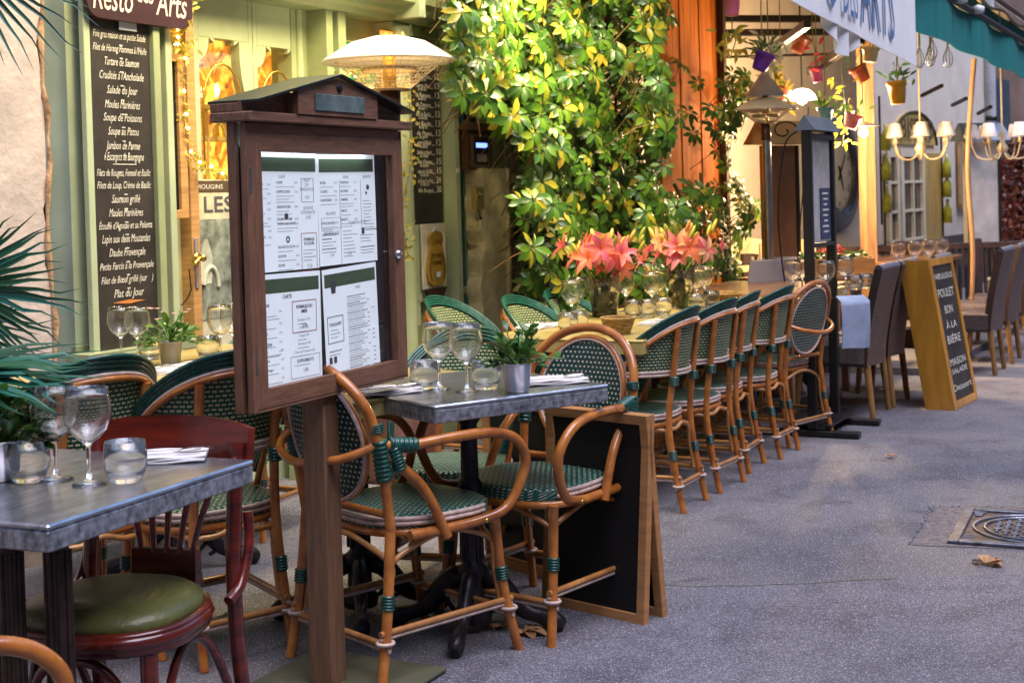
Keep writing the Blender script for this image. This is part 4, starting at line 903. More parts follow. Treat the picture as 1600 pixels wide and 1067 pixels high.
for k in range(5):
    t=(k-2)/2; b=MB(); b.tube([(t*.065,-.222,SZ+.05),(t*.085,-.235,SZ+.13),(t*.125,-.262,TOP-.075)],[.009,.011,.014],8,flat=.6); b.build('splat_slat',M_mahog,g)
# ================================================================== TABLES
def table(name,label,cx_,cy_,rz,lx,ly,h,topm,edgem,ped=True,th=.040,clip=0):
    g=thing('bistro_table' if ped else 'dining_table',label,'table',(cx_,cy_,0),rz)
    b=MB(); b.box((0,0,h-.006),(lx+.004,ly+.004,.012),ch=.004); b.build('tabletop',topm,g)
    b=MB(); b.box((0,0,h-.012-th/2),(lx-.0,ly-.0,th-.001),ch=.003); b.build('apron',edgem,g)
    if ped:
        b=MB(); pr=[(.055,.03),(.06,.06),(.04,.09),(.038,.16),(.052,.19),(.03,.21),(.034,.3),(.03,.42),(.042,.44),(.028,.47),(.026,h-.12),(.05,h-.09),(.06,h-.068)]
        b.lathe(pr,16)
        for k in range(8):
            a=k*PI/4; b.tube([(.033*math.cos(a),.033*math.sin(a),.22),(.031*math.cos(a),.031*math.sin(a),.42)],.006,5)
        b.build('pedestal',M_iron,g)
        for k in range(4):
            a=k*PI/2+PI/4; c_,s_=math.cos(a),math.sin(a)
            b=MB(); b.tube(crs([(.03*c_,.03*s_,.17),(.08*c_,.08*s_,.15),(.15*c_,.15*s_,.07),(.22*c_,.22*s_,.045),(.28*c_,.28*s_,.018)],5),[.022,.024,.026,.027,.027,.026,.025,.024,.023,.022,.02,.019,.018,.018,.019,.021,.024,.026,.024,.02,.014],8,flat=1.3); b.tube(crs([(.06*c_,.06*s_,.06),(.10*c_,.10*s_,.1),(.13*c_,.13*s_,.07),(.10*c_,.10*s_,.05)],4),.008,6); b.build('foot',M_iron,g)
        b=MB(); b.box((0,0,h-.072),(.3,.3,.008)); b.build('mounting_plate',M_iron,g)
    return g
e1=Vector((.773,.635,0)); e2=Vector((-.635,.773,0))
cL=P(679,634,.755); cRr=P(950,600,.755); e1=(cRr-cL); W_=e1.length; e1.normalize(); e2=Vector((-e1.y,e1.x,0)); cc=cL+e1*W_/2+e2*W_/2
table('t','square zinc topped bistro table on a cast iron foot, between the two armchairs',cc.x,cc.y,math.atan2(e1.y,e1.x),W_,W_,.755,M_zinc,M_zince)
A_=P(395,718,.755); B_=P(75,820,.755); ue=(A_-B_).normalized(); ve=Vector((-ue.y,ue.x,0)); LN=(A_-B_).length
cn=B_+ue*LN/2+ve*.35
gn=table('t','nearest zinc topped table at the bottom left, set with two wine glasses and tumblers',cn.x,cn.y,math.atan2(ue.y,ue.x),LN,.70,.755,M_zinc,M_zince,ped=False)
for dx_,dy_ in ((-LN/2+.10,-.28),(-LN/2+.06,-.20),(LN/2-.3,.25),(LN/2-.3,-.05)):
    b=MB(); b.lathe([(.03,0),(.032,.03),(.022,.06),(.022,.2),(.026,.22),(.022,.24),(.022,.70)],12,(dx_,dy_,0)); 
    for k in range(8): a=k*PI/4; b.tube([(dx_+.022*math.cos(a),dy_+.022*math.sin(a),.26),(dx_+.022*math.cos(a),dy_+.022*math.sin(a),.68)],.005,5)
    b.build('leg',mat('dark_bronze',(.06,.035,.03),.35,metal=.5,var=.3,scale=12),gn)
def wood_legs(g,lx,ly,h):
    for sx in (-1,1):
        b=MB(); 
        b.bar((sx*(lx/2-.18),-ly/2+.08,.0),(sx*(lx/2-.18),ly/2-.10,h-.07),.05,.025,up=(1,0,0)); b.build('trestle_leg',M_green if False else mat('green_painted_trestle',(.01,.07,.05),.4),g)
        b=MB(); b.bar((sx*(lx/2-.21),ly/2-.08,.0),(sx*(lx/2-.21),-ly/2+.10,h-.07),.05,.025,up=(1,0,0)); b.build('trestle_leg',mat('orange_trestle',(.38,.12,.03),.4),g)
lt=Q(1.85,1.13); g=table('t','long yellow lit table with lilies in vases, flanked by the chair row',lt.x,lt.y,UROT,3.3,.74,.725,M_ytab,M_ytab,ped=False,th=.05); wood_legs(g,3.3,.74,.725)
mt=Vector((-.42,4.52,0)); g=table('t','yellow wooden table touching the back of the zinc table',mt.x-.10,mt.y-.02,R(52),.72,.70,.75,M_ytab,M_ytab,ped=True)
bt=W0+U*(-1.2)+V*.60; g=table('t','yellow lit table against the facade under the tall chalkboard',bt.x,bt.y,UROT,1.35,.66,.75,M_ytab,M_ytab,ped=True)
# ================================================================== TABLEWARE
def wine_glass(h=.2,r=.049):
    g=MB(); th=.0018
    out=[(0,0.0),(.034,.0),(.036,.002),(.02,.006),(.006,.012),(.0045,.03),(.0045,.075),(.007,.084),(.022,.095),(.038,.112),(r,.14),(r*1.0,.155),(r*.93,.18),(r*.86,h)]
    inn=[(r*.86-th,h),(r*.93-th,.18),(r-th,.155),(r-th,.14),(.038-th,.1135),(.022-th,.0975),(.006,.089),(0,.088)]
    g.lathe([(a,b) for a,b in out+inn],28); o=g.build('wine_glass',M_glass); return o
def tumbler(h=.085,r=.045):
    g=MB(); g.lathe([(0,0),(r*.66,0),(r*.74,.004),(r*.98,.03),(r*1.0,.05),(r*.93,h),(r*.93-.0022,h),(r-.003,.05),(r*.95-.003,.03),(r*.66,.014),(0,.012)],28); return g.build('tumbler',M_glass)
wg=wine_glass(); tb=tumbler(); GW='stemmed wine glasses on the tables'; GT='short glass tumblers on the tables'
first={'w':True,'t':True}
def pg(kind,x,y,z,label):
    o=wg if kind=='w' else tb
    if first[kind]: first[kind]=False
    else: o=o.copy(); C.objects.link(o)
    o.location=(x,y,z+.0008); o.rotation_euler=(0,0,random.random()*6); tag(o,label,'wine glass' if kind=='w' else 'tumbler',GW if kind=='w' else GT)
def onp(kind,px,py,z,label):
    q=P(px,py,z); pg(kind,q.x,q.y,z,label)
ZT=.755
onp('w',88,750,ZT,'left of the two wine glasses on the nearest table'); onp('w',140,757,ZT,'right of the two wine glasses on the nearest table')
onp('t',45,752,ZT,'tumbler at the far left of the nearest table, left of the wine glasses'); onp('t',197,753,ZT,'tumbler on the nearest table in front of the folded napkin')
onp('w',687,608,ZT,'left wine glass on the square zinc table'); onp('w',730,612,ZT,'right wine glass on the square zinc table')
onp('t',664,608,ZT,'tumbler left of the wine glasses on the square zinc table'); onp('t',760,608,ZT,'tumbler beside the metal pot on the square zinc table')
ZB_=.75
onp('w',190,562,ZB_,'left wine glass of the pair under the tall chalkboard'); onp('w',216,563,ZB_,'right wine glass of the pair under the tall chalkboard')
onp('t',172,548,ZB_,'tumbler left of the paired glasses under the tall chalkboard'); onp('t',236,562,ZB_,'tumbler just left of the pink flowered pot'); onp('w',345,560,ZB_,'wine glass beside the left edge of the menu case'); onp('t',326,560,ZB_,'tumbler in front of the green chair by the door'); onp('w',366,558,ZB_,'wine glass half hidden behind the menu case')
ZL=.725
for k,(kd,px,py,lb) in enumerate([('w',894,505,'wine glass left of the nearer lily vase'),('w',905,497,'wine glass touching the left side of the nearer lily vase'),('t',905,517,'tumbler in front of the nearer lily vase'),('t',888,520,'tumbler at the near left corner of the long table'),('w',978,487,'wine glass just right of the nearer lily vase'),('w',1019,488,'wine glass midway between the two lily vases'),('w',1028,483,'wine glass touching the farther lily vase'),('t',990,497,'left tumbler between the lily vases'),('t',1012,496,'middle tumbler between the lily vases'),('t',1036,493,'right tumbler between the lily vases'),('w',1090,478,'wine glass right of the farther lily vase'),('w',1102,474,'rightmost wine glass on the long table'),('t',1088,486,'tumbler right of the farther lily vase'),('t',1112,480,'tumbler behind the second chair of the row')]):
    onp(kd,px,py,ZL,lb)
def napkin(px,py,z,rz,label,ss=.20,fork=True,tent=False):
    q=P(px,py,z); g=thing('napkin_setting',label,'napkin',(q.x,q.y,z+.001),rz,'folded napkins with cutlery')
    b=MB()
    for k,(w_,h_) in enumerate(((ss,.13),(ss*.97,.12),(ss*.94,.115))):
        b.sheet(lambda u,v,k=k,w_=w_,h_=h_:((u-.5)*w_+.004*k,(v-.5)*h_+.003*math.sin(u*7+k),.003+.0042*k+.0016*math.sin(u*9+k*2)+.0012*math.sin(v*8)),14,10,th=.003)
    b.build('cloth',M_cloth,g)
    b=MB(); b.tube([(-.09,.01,.018),(.04,.008,.019)],[.004,.003],7,flat=.5); b.sheet(lambda u,v:(.04+.075*u,.008+(v-.5)*.020*math.sin(PI*(.12+.80*u))**.6,.018+.005*math.sin(u*3)),8,4,th=.0015); b.build('knife',M_steel,g)
    b=MB(); b.tube([(-.10,-.03,.018),(.03,-.028,.019)],[.004,.003],7,flat=.5)
    for k in range(4): b.tube([(.03,-.028,.019),(.05,-.036+.0055*k,.020),(.09,-.036+.0055*k,.024)],.0014,5)
    b.build('fork',M_steel,g)
    return g
napkin(252,718,ZT,R(8),'white napkin with knife and fork on the nearest table')
napkin(600,614,ZT,R(25),'white napkin with fork at the left end of the square zinc table')
napkin(862,598,ZT,R(15),'white napkin with cutlery beside the metal pot on the square zinc table')
napkin(228,585,ZB_,R(60),'napkin on the table under the chalkboard, nearest the street edge'); napkin(160,575,ZB_,R(60),'napkin at the left of the table under the chalkboard'); napkin(315,572,ZB_,R(60),'napkin left of the menu case on the yellow wall table')
napkin(840,512,ZL,R(60),'napkin at the near left end of the long table'); napkin(1030,506,ZL,R(60),'napkin beside the bread basket on the long table'); napkin(1080,495,ZL,R(60),'napkin behind the first chair of the row')
# plates/knife rests on near tables are covered by the napkins
def pot_plant(px,py,z,label,h=.085,r=.045,n=46,hl=.13,flowers=0,sc_=1,seed=1,loc=None):
    rd=random.Random(seed); q=loc or P(px,py,z)
    g=thing('potted_plant',label,'potted plant',(q.x,q.y,z+.001),rd.random()*6,'small potted plants on the tables'); g.scale=(sc_,)*3
    b=MB(); b.lathe([(0,0),(r*.74,0),(r*.78,.004),(r*.97,h*.94),(r*1.02,h*.95),(r*1.03,h),(r*.98,h),(r*.93,h*.9),(r*.75,.01),(0,.01)],26); b.build('pot',M_pot,g)
    b=MB(); b.lathe([(0,h*.84),(r*.93,h*.84)],16); b.build('soil',M_soil,g)
    b=MB(); s=MB()
    for k in range(n):
        a=rd.random()*2*PI; el=rd.uniform(.25,1.25); L=hl*rd.uniform(.45,1.0)
        d=Vector((math.cos(a)*math.cos(el),math.sin(a)*math.cos(el),math.sin(el))); base=Vector((d.x*.012,d.y*.012,h*.84)); tip=base+d*L+Vector((0,0,-.02*math.cos(el)))
        s.tube([base,base+d*L*.5+Vector((0,0,.008)),tip],[.0022,.0018,.0014],5)
        for j in range(rd.randint(2,4)):
            t=rd.uniform(.45,1); p_=base.lerp(tip,t); d2=(d+Vector((rd.uniform(-.8,.8),rd.uniform(-.8,.8),rd.uniform(-.3,.6)))).normalized()
            b.leaf(p_,d2,Vector((rd.uniform(-.4,.4),rd.uniform(-.4,.4),1)),rd.uniform(.03,.052),rd.uniform(.018,.026),rd.random(),.25,.35)
    b.build('foliage',M_leafp,g); s.build('stems',mat('plant_stem',(.16,.24,.05),.5),g)
    if flowers:
        f=MB()
        for k in range(flowers):
            a=rd.random()*2*PI; p_=Vector((math.cos(a)*hl*.5,math.sin(a)*hl*.5,h+hl*rd.uniform(.5,.9)))
            for j in range(6):
                aa=j*PI/3; f.leaf(p_,Vector((math.cos(aa),math.sin(aa),.6)),Vector((0,0,1)),.014,.009,rd.random(),.2,.2)
        f.build('blossom',leafm('pink_blossom',[(0,(.75,.42,.38)),(1,(.85,.6,.52))]),g)
    return g
pot_plant(808,612,ZT,'green plant in a brushed metal pot on the square zinc table',seed=4,hl=.15)
pot_plant(267,569,ZB_,'green plant with pale pink flowers in a metal pot under the chalkboard',n=40,flowers=9,seed=5,hl=.14)
pot_plant(2,750,ZT,'green plant in a metal pot at the left edge of the nearest table',seed=6,hl=.15)
q=Q(-.1,.22); pot_plant(0,0,.42,'leafy green plant low by the wall right of the menu case',seed=9,hl=.2,loc=P(628,520,.48),sc_=1.2)
# low stand for that plant
q=P(628,520,.48); g=thing('plant_stool','low wooden stool carrying the leafy plant behind the menu case','stool',(q.x,q.y,0),UROT)
b=MB(); b.lathe([(0,.40),(.13,.40),(.13,.419),(0,.419)],20); b.build('seat',M_ltwood,g)
for k in range(3):
    a=k*2*PI/3; b=MB(); b.tube([(.13*math.cos(a),.13*math.sin(a),0),(.08*math.cos(a),.08*math.sin(a),.40)],.013,8); b.build('leg',M_ltwood,g)
# lily vases
def lilies(px,py,label,seed,n=11,h=.19,r=.082,flat_=1.0):
    rd=random.Random(seed); q=P(px,py,ZL); g=thing('flower_vase',label,'vase',(q.x,q.y,ZL+.001),0,'glass vases of lilies')
    b=MB(); b.lathe([(0,0),(r*.72,0),(r*.75,.006),(r*.9,h*.6),(r*1.05,h),(r*1.05-.003,h),(r*.87,h*.6),(r*.70,.012),(0,.012)],28); b.build('glass',M_glass,g)
    b=MB(); s=MB()
    for k in range(26):     # rolled leaves and stems in the vase
        a=rd.random()*2*PI; z=rd.uniform(.02,h*.85); rr=r*.74*rd.uniform(.7,1); b.leaf(Vector((rr*math.cos(a),rr*math.sin(a),z)),Vector((-math.sin(a),math.cos(a),rd.uniform(-.4,.6))),Vector((math.cos(a),math.sin(a),0)),.06,.05,rd.random()*.7,.1,.3)
    b.build('vase_leaves',leafm('vase_leaf',[(0,(.09,.16,.03)),(.7,(.22,.32,.07)),(1,(.35,.42,.12))]),g)
    heads=[]
    for k in range(n):
        a=2*PI*k/n+rd.uniform(-.3,.3); rad=rd.uniform(.02,.20); z=h+rd.uniform(.05,.17)
        tip=Vector((rad*math.cos(a),rad*math.sin(a),z)); heads.append((tip,a)); s.tube(crs([(rd.uniform(-.03,.03),rd.uniform(-.03,.03),.02),(rad*.25*math.cos(a),rad*.25*math.sin(a),h),tuple(tip)],4),.0032,5)
    s.build('stems',mat('plant_stem',(.16,.24,.05),.5),g)
    for k,(tip,a) in enumerate(heads):
        f=MB(); d=Vector((math.cos(a)*.9,math.sin(a)*.9-.15,rd.uniform(.0,.7))).normalized(); x,y=frame_of(d); rn=rd.random(); op_=rd.uniform(.25,1.1)
        if rd.random()<.12: continue
        for j in range(6):
            aa=j*PI/3+rd.uniform(-.1,.1); o=(x*math.cos(aa)+y*math.sin(aa)); dd_=(d*op_+o*.85).normalized()
            f.leaf(tip,dd_,d,rd.uniform(.058,.088),.034,min(1,max(0,rn+rd.uniform(-.2,.2))),.35,.62,4)
        for j in range(5):
            aa=j*1.26; f.tube([tip,tip+d*.05+(x*math.cos(aa)+y*math.sin(aa))*.018],.0012,4)
        f.hasr=True
        f.build('lily',M_lily,g)
    for k in range(22):
        bd=MB()
        a=rd.random()*2*PI; rad=rd.uniform(.04,.21); p_=Vector((rad*math.cos(a),rad*math.sin(a),h+rd.uniform(.10,.20))); d=Vector((math.cos(a)*.5,math.sin(a)*.5,1)).normalized()
        x,y=frame_of(d); L=rd.uniform(.05,.075); pts=[p_+d*L*t for t in (0,.2,.5,.8,1)]; bd.tube(pts,[.003,.009,.0115,.009,.003],7)
        bd.rn=[rd.random()]*len(bd.f); bd.hasr=True; bd.build('bud',M_bud,g)
    b=MB()
    for k in range(26):
        a=rd.random()*2*PI; rad=rd.uniform(.02,.15); b.leaf(Vector((rad*.4*math.cos(a),rad*.4*math.sin(a),h+rd.uniform(0,.06))),Vector((math.cos(a),math.sin(a),rd.uniform(.2,1.2))),Vector((0,0,1)),.10,.018,rd.random()*.6,.1,.3)
    b.build('foliage',M_leafp,g)
lilies(945,495,'nearer glass vase of coral pink lilies on the long table',11,n=26)
lilies(1065,482,'farther glass vase of coral pink lilies on the long table',12,n=24,h=.20,r=.075)
def basket(px,py,z,label,r=.065,h=.055):
    q=P(px,py,z); g=thing('bread_basket',label,'basket',(q.x,q.y,z+.001),.4,'round bread baskets')
    b=MB()
    for k in range(9):
        t=k/8; rr=r*(.72+.30*t); b.tube([(rr*math.cos(a*PI/18)*(1+.012*math.sin(a*PI/18*18+k*PI)),rr*math.sin(a*PI/18)*(1+.012*math.sin(a*PI/18*18+k*PI)),.005+t*h) for a in range(36)],.0042,5,True)
    b.lathe([(0,.004),(r*.72,.004)],24); b.build('weave',M_cane,g)
    b=MB(); b.tube([(r*1.03*math.cos(a*PI/16),r*1.03*math.sin(a*PI/16),h+.009) for a in range(32)],.006,6,True); b.build('rim',M_cane,g)
basket(966,522,ZL,'small round wicker basket at the near corner of the long table',.07,.06)
basket(1128,476,ZL,'wicker basket far along the long table behind the second chair',.10,.05)
# ================================================================== CHALK A-BOARDS
def abrd(name,label,p0,p1,h,m,depth,writing=None,side=None,fw=.035,lean=.10,face=1):
    # p0->p1: foot line of the front panel; board leans back over the hinge
    p0=Vector((*p0[:2],0));p1=Vector((*p1[:2],0)); u=(p1-p0); W=u.length; g=thing(name,label,'chalkboard',tuple((p0+p1)/2),math.atan2(u.y,u.x))
    for k,sg in ((0,1),(1,-1)):
        lx=math.atan2(lean,h); 
        def put(o):
            o.rotation_euler=(-lx*sg,0,0) ; o.location=(0,0 if sg>0 else 2*lean+.02,0)
        b=MB(); b.box((0,0,h/2),(W-2*fw,.012,h-2*fw)); f=b.build('panel',M_black if not writing else M_slate,g); put(f)
        b=MB()
        for s_ in (-1,1): b.box((s_*(W/2-fw/2),0,h/2),(fw,.026,h))
        b.box((0,0,h-fw/2),(W-2*fw,.0255,fw)); b.box((0,0,fw/2+.0),(W-2*fw,.0255,fw)); f2=b.build('frame',m,g); put(f2)
        if k==0 and writing:
            b=MB(); writing(b,W,h); wv=b.build('writing',M_chalk,f)
    return g
a0=P(880,930);a1=P(1040,965)
abrd('sandwich_board','black A-frame board with a plain pine frame behind the right rattan armchair',a0,a1,.645,mat('pine_frame',(.50,.235,.085),.5,var=.15,scale=5,stretch=(1,1,8)),.3,fw=.032,lean=-.06)
a0=P(752,905);a1=P(868,935)
abrd('sandwich_board','black A-frame board half hidden behind the foot of the zinc table',(a0.x+.02,a0.y+.25),(a1.x+.02,a1.y+.2),.62,mat('pine_frame',(.50,.235,.085)),.3,fw=.042,lean=.0)
# ================================================================== CLIMBING PLANT
def hedge():
    rd=random.Random(21)
    q0=fac(3.6,0,.1)
    g=thing('climbing_plant','large climbing umbrella plant with green and yellow variegated leaves covering the wall','plant',tuple(q0),0)
    inv=Matrix.Translation(-q0)
    outl=[(700,-60),(718,95),(705,130),(750,175),(815,215),(826,262),(812,300),(815,345),(828,395),(822,430),(840,470),(880,480),(960,470),(1060,480),(1115,470),(1165,440),(1150,395),(1188,330),(1160,290),(1130,240),(1165,190),(1190,140),(1150,95),(1120,110),(1095,120),(1060,60),(1060,-60)]
    def inside(x,y):
        c=False; n=len(outl)
        for i in range(n):
            x1,y1=outl[i];x2,y2=outl[(i+1)%n]
            if (y1>y)!=(y2>y) and x<(x2-x1)*(y-y1)/(y2-y1)+x1: c=not c
        return c
    b=MB(); st=MB(); cnt=0
    while cnt<1350:
        px=rd.uniform(690,1200); py=rd.uniform(-60,485)
        if not inside(px,py): continue
        if 1045<px<1130 and py<290 and rd.random()<.9: continue
        cnt+=1
        off=rd.uniform(.25,.80)+(.35 if px>1000 else 0)
        t,z=wp(px,py,off); c=fac(t,z,off)
        big=1.15-.25*min(1,max(0,(px-700)/480)); big*=rd.uniform(.55,1.02)
        out=(V*.75+Vector((0,-1,0))*.35+Vector((rd.uniform(-.5,.5),rd.uniform(-.5,.5),rd.uniform(-.1,.75)))).normalized()
        x,y=frame_of(out); vari=rd.random(); n=rd.randint(7,9); a0=rd.random()*6
        for k in range(n):
            a=a0+2*PI*k/n; d=(x*math.cos(a)+y*math.sin(a))+out*rd.uniform(-.05,.25)+Vector((0,0,-.28))
            rn=rd.random()*.68 if vari<.5 else (rd.uniform(.55,1) if rd.random()<.55 else rd.random()*.6)
            L=.094*big*rd.uniform(.8,1.1); b.leaf(c+d.normalized()*.012,d,out+d*.1,L,L*.47,rn,.22,rd.uniform(.15,.5))
        if cnt%2==0: st.tube([c,c-out*.10+Vector((0,0,-.03)),c-out*.22+Vector((rd.uniform(-.05,.05),0,-.1))],.0028,4)
    b.xf(inv); b.build('foliage',M_leaf,g)
    for k in range(9):
        t,z=wp(rd.uniform(800,1080),480,.2); p=[fac(t,0,.25)]
        for j in range(1,9): p.append(fac(t+rd.uniform(-.25,.25),j*.36,.2+rd.uniform(0,.3)))
        st.tube(crs(p,4),.009,6)
    for pts in ([(1052,285),(1075,330),(1100,385)],[(1095,270),(1098,310),(1105,345)]):
        st.tube([fac(*( (lambda a:(a[0],a[1],.95))(wp(x_,y_,.95)))) for x_,y_ in pts],.014,6)
    st.xf(inv); st.build('stems',mat('climber_stem',(.22,.13,.05),.6,var=.3,scale=20),g)
    # dense inner leaves
    b=MB()
    for k in range(2600):
        px=rd.uniform(780,1110); py=rd.uniform(-60,490)
        if not inside(px,py): continue
        if px>1030: continue
        off=rd.uniform(.08,.3); t,z=wp(px,py,off); c=fac(t,z,off); d=Vector((rd.uniform(-1,1),rd.uniform(-1,1),rd.uniform(-1,.3))); b.leaf(c,d,V+Vector((0,0,.3)),.11,.05,rd.random()*.5,.2,.3)
    b.xf(inv); b.build('inner_foliage',M_leaf,g)
    # blue-lit sprays at right
    return g
hedge()
# ================================================================== PALM
def fan(g,inv,c,d,n,blades,L,spread,rd,name='frond',w=.022):
    b=MB(); d=d.normalized(); sd=n.cross(d).normalized(); n=d.cross(sd)
    for k in range(blades):
        t=(k+.5)/blades*2-1; a=t*spread; dd=(d*math.cos(a)+sd*math.sin(a)+n*rd.uniform(-.10,.10)).normalized()
        ll=L*(1-.25*abs(t)**2)*rd.uniform(.85,1.05)
        vs=[];m=6; s2=n.cross(dd).normalized()
        for i in range(m+1):
            u=i/m; hw=w/2*(.35+1.2*u if u<.45 else .9*(1-u)/.55+.02); p=c+dd*ll*u-Vector((0,0,1))*(.10+.10*rd.random())*ll*u*u
            vs+=[p+s2*hw+n*hw*.5,p,p-s2*hw+n*hw*.5]
        fs=[]
        for i in range(m): a_=i*3; fs+=[(a_,a_+1,a_+4,a_+3),(a_+1,a_+2,a_+5,a_+4)]
        b.add(vs,fs,True,None,rd.random()*(.8 if rd.random()<.8 else 1.2))
    b.xf(inv); return b.build(name,M_palm,g)
rd=random.Random(5)
pc=Pd(-170,700,3.35); pc.z=0
g=thing('fan_palm','fan palm with spiky blue green fronds at the left edge','palm',tuple(pc),0); inv=Matrix.Translation(-pc)
for c_,to,bl,L,sp,nn,w_ in (((-75,455,3.25),(120,400),24,.31,R(62),(0.3,-1,.25),.016),((-120,592,3.0),(140,548),22,.40,R(30),(0,-.45,1),.030),((-70,-70,3.1),(110,40),13,.33,R(40),(0,-1,.3),.014),((-120,520,3.4),(90,480),16,.33,R(40),(0,-1,.3),.016)):
    c=Pd(*c_); t_=Pd(to[0],to[1],c_[2]); fan(g,inv,c,t_-c,Vector(nn),bl,L,sp,rd,w=w_)
    b=MB(); b.tube(crs([c,c+Vector((-.12,.02,-.06)),pc+Vector((0,0,1.0))],5),.008,6); b.xf(inv); b.build('leaf_stalk',mat('palm_stalk',(.10,.16,.05),.5),g)
b=MB(); b.tube([(0,0,.3),(0,0,1.05)],[.06,.05],10); b.build('trunk',mat('palm_bark',(.14,.09,.05),.9,var=.4,scale=20,bump=.8),g)
b=MB(); b.lathe([(0,0),(.15,0),(.17,.02),(.20,.36),(.22,.38),(.22,.42),(.19,.42),(.18,.35),(0,.35)],24); b.build('planter',mat('terracotta',(.45,.18,.09),.7,var=.15,bump=.2),g)
# ================================================================== PATIO HEATER
def heater(name,label,px,pyr,off,rdome,pole_to=0,loc=None):
    if loc is None:
        t,z=wp(px,pyr,off); p=fac(t,0,off)
    else: p=loc;z=loc.z; p=Vector((p.x,p.y,0))
    g=thing(name,label,'patio heater',tuple(p),0)
    b=MB(); r=rdome; b.lathe([(0,z+r*.38),(r*.25,z+r*.365),(r*.55,z+r*.285),(r*.82,z+r*.13),(r*.97,z+.012),(r*1.0,z),(r*.985,z-.004),(r*.94,z+.006),(r*.8,z+r*.11),(r*.5,z+r*.27),(0,z+r*.37)],40); b.build('dome',M_white,g)
    b=MB()
    for k in range(40):
        a=k*PI/20; b.tube([(r*.80*math.cos(a),r*.80*math.sin(a),z+.0),(r*.28*math.cos(a),r*.28*math.sin(a),z-r*.42)],.0016,4)
    for k in range(9):
        t=k/8; rr=r*(.80-.52*t); b.tube([(rr*math.cos(q*PI/16),rr*math.sin(q*PI/16),z-r*.42*t) for q in range(32)],.0016,4,True)
    b.build('wire_cage',mat('warm_wire',(.75,.68,.55),.35,metal=.6),g)
    b=MB(); b.lathe([(0,z-r*.42-.004),(r*.30,z-r*.42-.004),(r*.30,z-r*.42+.006),(0,z-r*.42+.006)],28); b.lathe([(r*.42,z-.03),(r*.42,z-.045),(r*.40,z-.045)],28); b.build('reflector_plate',mat('warm_wire2',(.5,.38,.25),.35,metal=.8),g)
    b=MB(); b.lathe([(0,z-r*.42-.005),(r*.155,z-r*.42-.005),(r*.155,z-r*.42-.11),(r*.1,z-r*.42-.115),(0,z-r*.42-.115)],20); b.build('burner_housing',mat('brown_metal',(.10,.04,.03),.35,metal=.3),g)
    b=MB(); b.lathe([(0,z+.1),(r*.10,z+.1),(r*.10,z-r*.42)],14); b.build('burner_tube',mat('warm_wire',()) if False else M_brass,g)
    b=MB(); b.lathe([(.03,.3),(.03,z-r*.42-.1)],14); b.build('pole',M_steel,g)
    b=MB(); b.lathe([(0,.42),(.12,.41),(.19,.34),(.2,.02),(.22,.0),(0,0)],28); b.build('base',mat('brown_metal',(.10,.04,.03)),g)
    return g,Vector((p.x,p.y,z))
hg,hp_=heater('patio_heater','patio heater with a wide white dome lit from above behind the menu stand',608,97,.42,.325)
lamp('burner_light','POINT',(0,0,hp_.z-.07),5,(1,.62,.26),.05,parent=hg)
# ================================================================== GARLANDS
def garland(label,paths,off,n,seed,bulbs=0,spread=.03,sz=.03,matl=None):
    rd=random.Random(seed); t,z=wp(*paths[0][0],off); o=fac(t,z,off); g=thing('leaf_garland',label,'garland',tuple(o),0,'golden leaf garlands'); inv=Matrix.Translation(-o)
    b=MB(); st=MB(); fl=[]
    for path in paths:
        pts=crs([fac(*((lambda q:(q[0],q[1],off))(wp(x,y,off)))) for x,y in path],8); st.tube(pts,.0025,4)
        for k in range(n):
            p=pts[rd.randrange(len(pts))]+Vector((rd.gauss(0,spread),rd.gauss(0,spread*.5),rd.gauss(0,spread)))
            b.leaf(p,Vector((rd.uniform(-1,1),rd.uniform(-1,1),rd.uniform(-1,.6))),Vector((.3,-1,.2)),sz*rd.uniform(.7,1.3),sz*.55,rd.random(),.3,.3,3)
        for k in range(bulbs):
            p=pts[int((k+.5)/bulbs*len(pts))]+Vector((rd.gauss(0,spread*.5),-.01,rd.gauss(0,spread*.5))); fl.append(p-o)
    b.xf(inv);st.xf(inv); b.build('leaves',M_vine,g); st.build('wire',mat('garland_wire',(.25,.2,.08),.6),g)
    for p in fl: fb=MB(); fb.lathe([(0,-.007),(.006,-.002),(.006,.003),(0,.008)],8,p); fb.build('fairy_light',M_fairy,g)
    return g
garland('dense glowing golden leaf garland at the top of the door beside the chalkboard',[[(292,-20),(280,20),(270,50),(285,80)]],.07,230,1,10,.030,.03)
garland('thin golden leaf garland swagging down the door frame to the poster',[[(290,80),(287,150),(289,200),(300,245),(325,265),(350,270)]],.06,150,2,8,.014,.022)
garland('sparse golden leaf garland down the pale fluted column',[[(625,60),(640,170),(640,260),(628,330),(638,400)]],.22,120,3,0,.022,.030)
garland('golden leaf garland around the small green sign',[[(540,115),(565,118),(585,105)]],.02,80,4,4,.022,.026)
# orange curtain inside by column
xa,_=wp(592,130,0); xb,_=wp(622,130,0); zt=wp(605,50,0)[1]; zb=wp(605,165,0)[1]
g=thing('orange_curtain','short translucent orange curtain behind the heater, backlight given as its own glow','curtain',tuple(fac(xa,zb,.02)),UROT)
b=MB(); b.sheet(lambda u,v:(u*(xb-xa),.012*math.sin(u*22),v*(zt-zb)),40,3,th=.003); b.build('fabric',mat('glowing_orange_fabric',(.85,.30,.05),.7,var=.2,scale=4,stretch=(8,8,.5),emis=.5),g)  # fabric emits light itself in place of a lamp behind it
b=MB(); b.tube([(-.02,-.01,zt-zb),(xb-xa+.02,-.01,zt-zb)],.006,8); b.build('rail',M_brass,g)
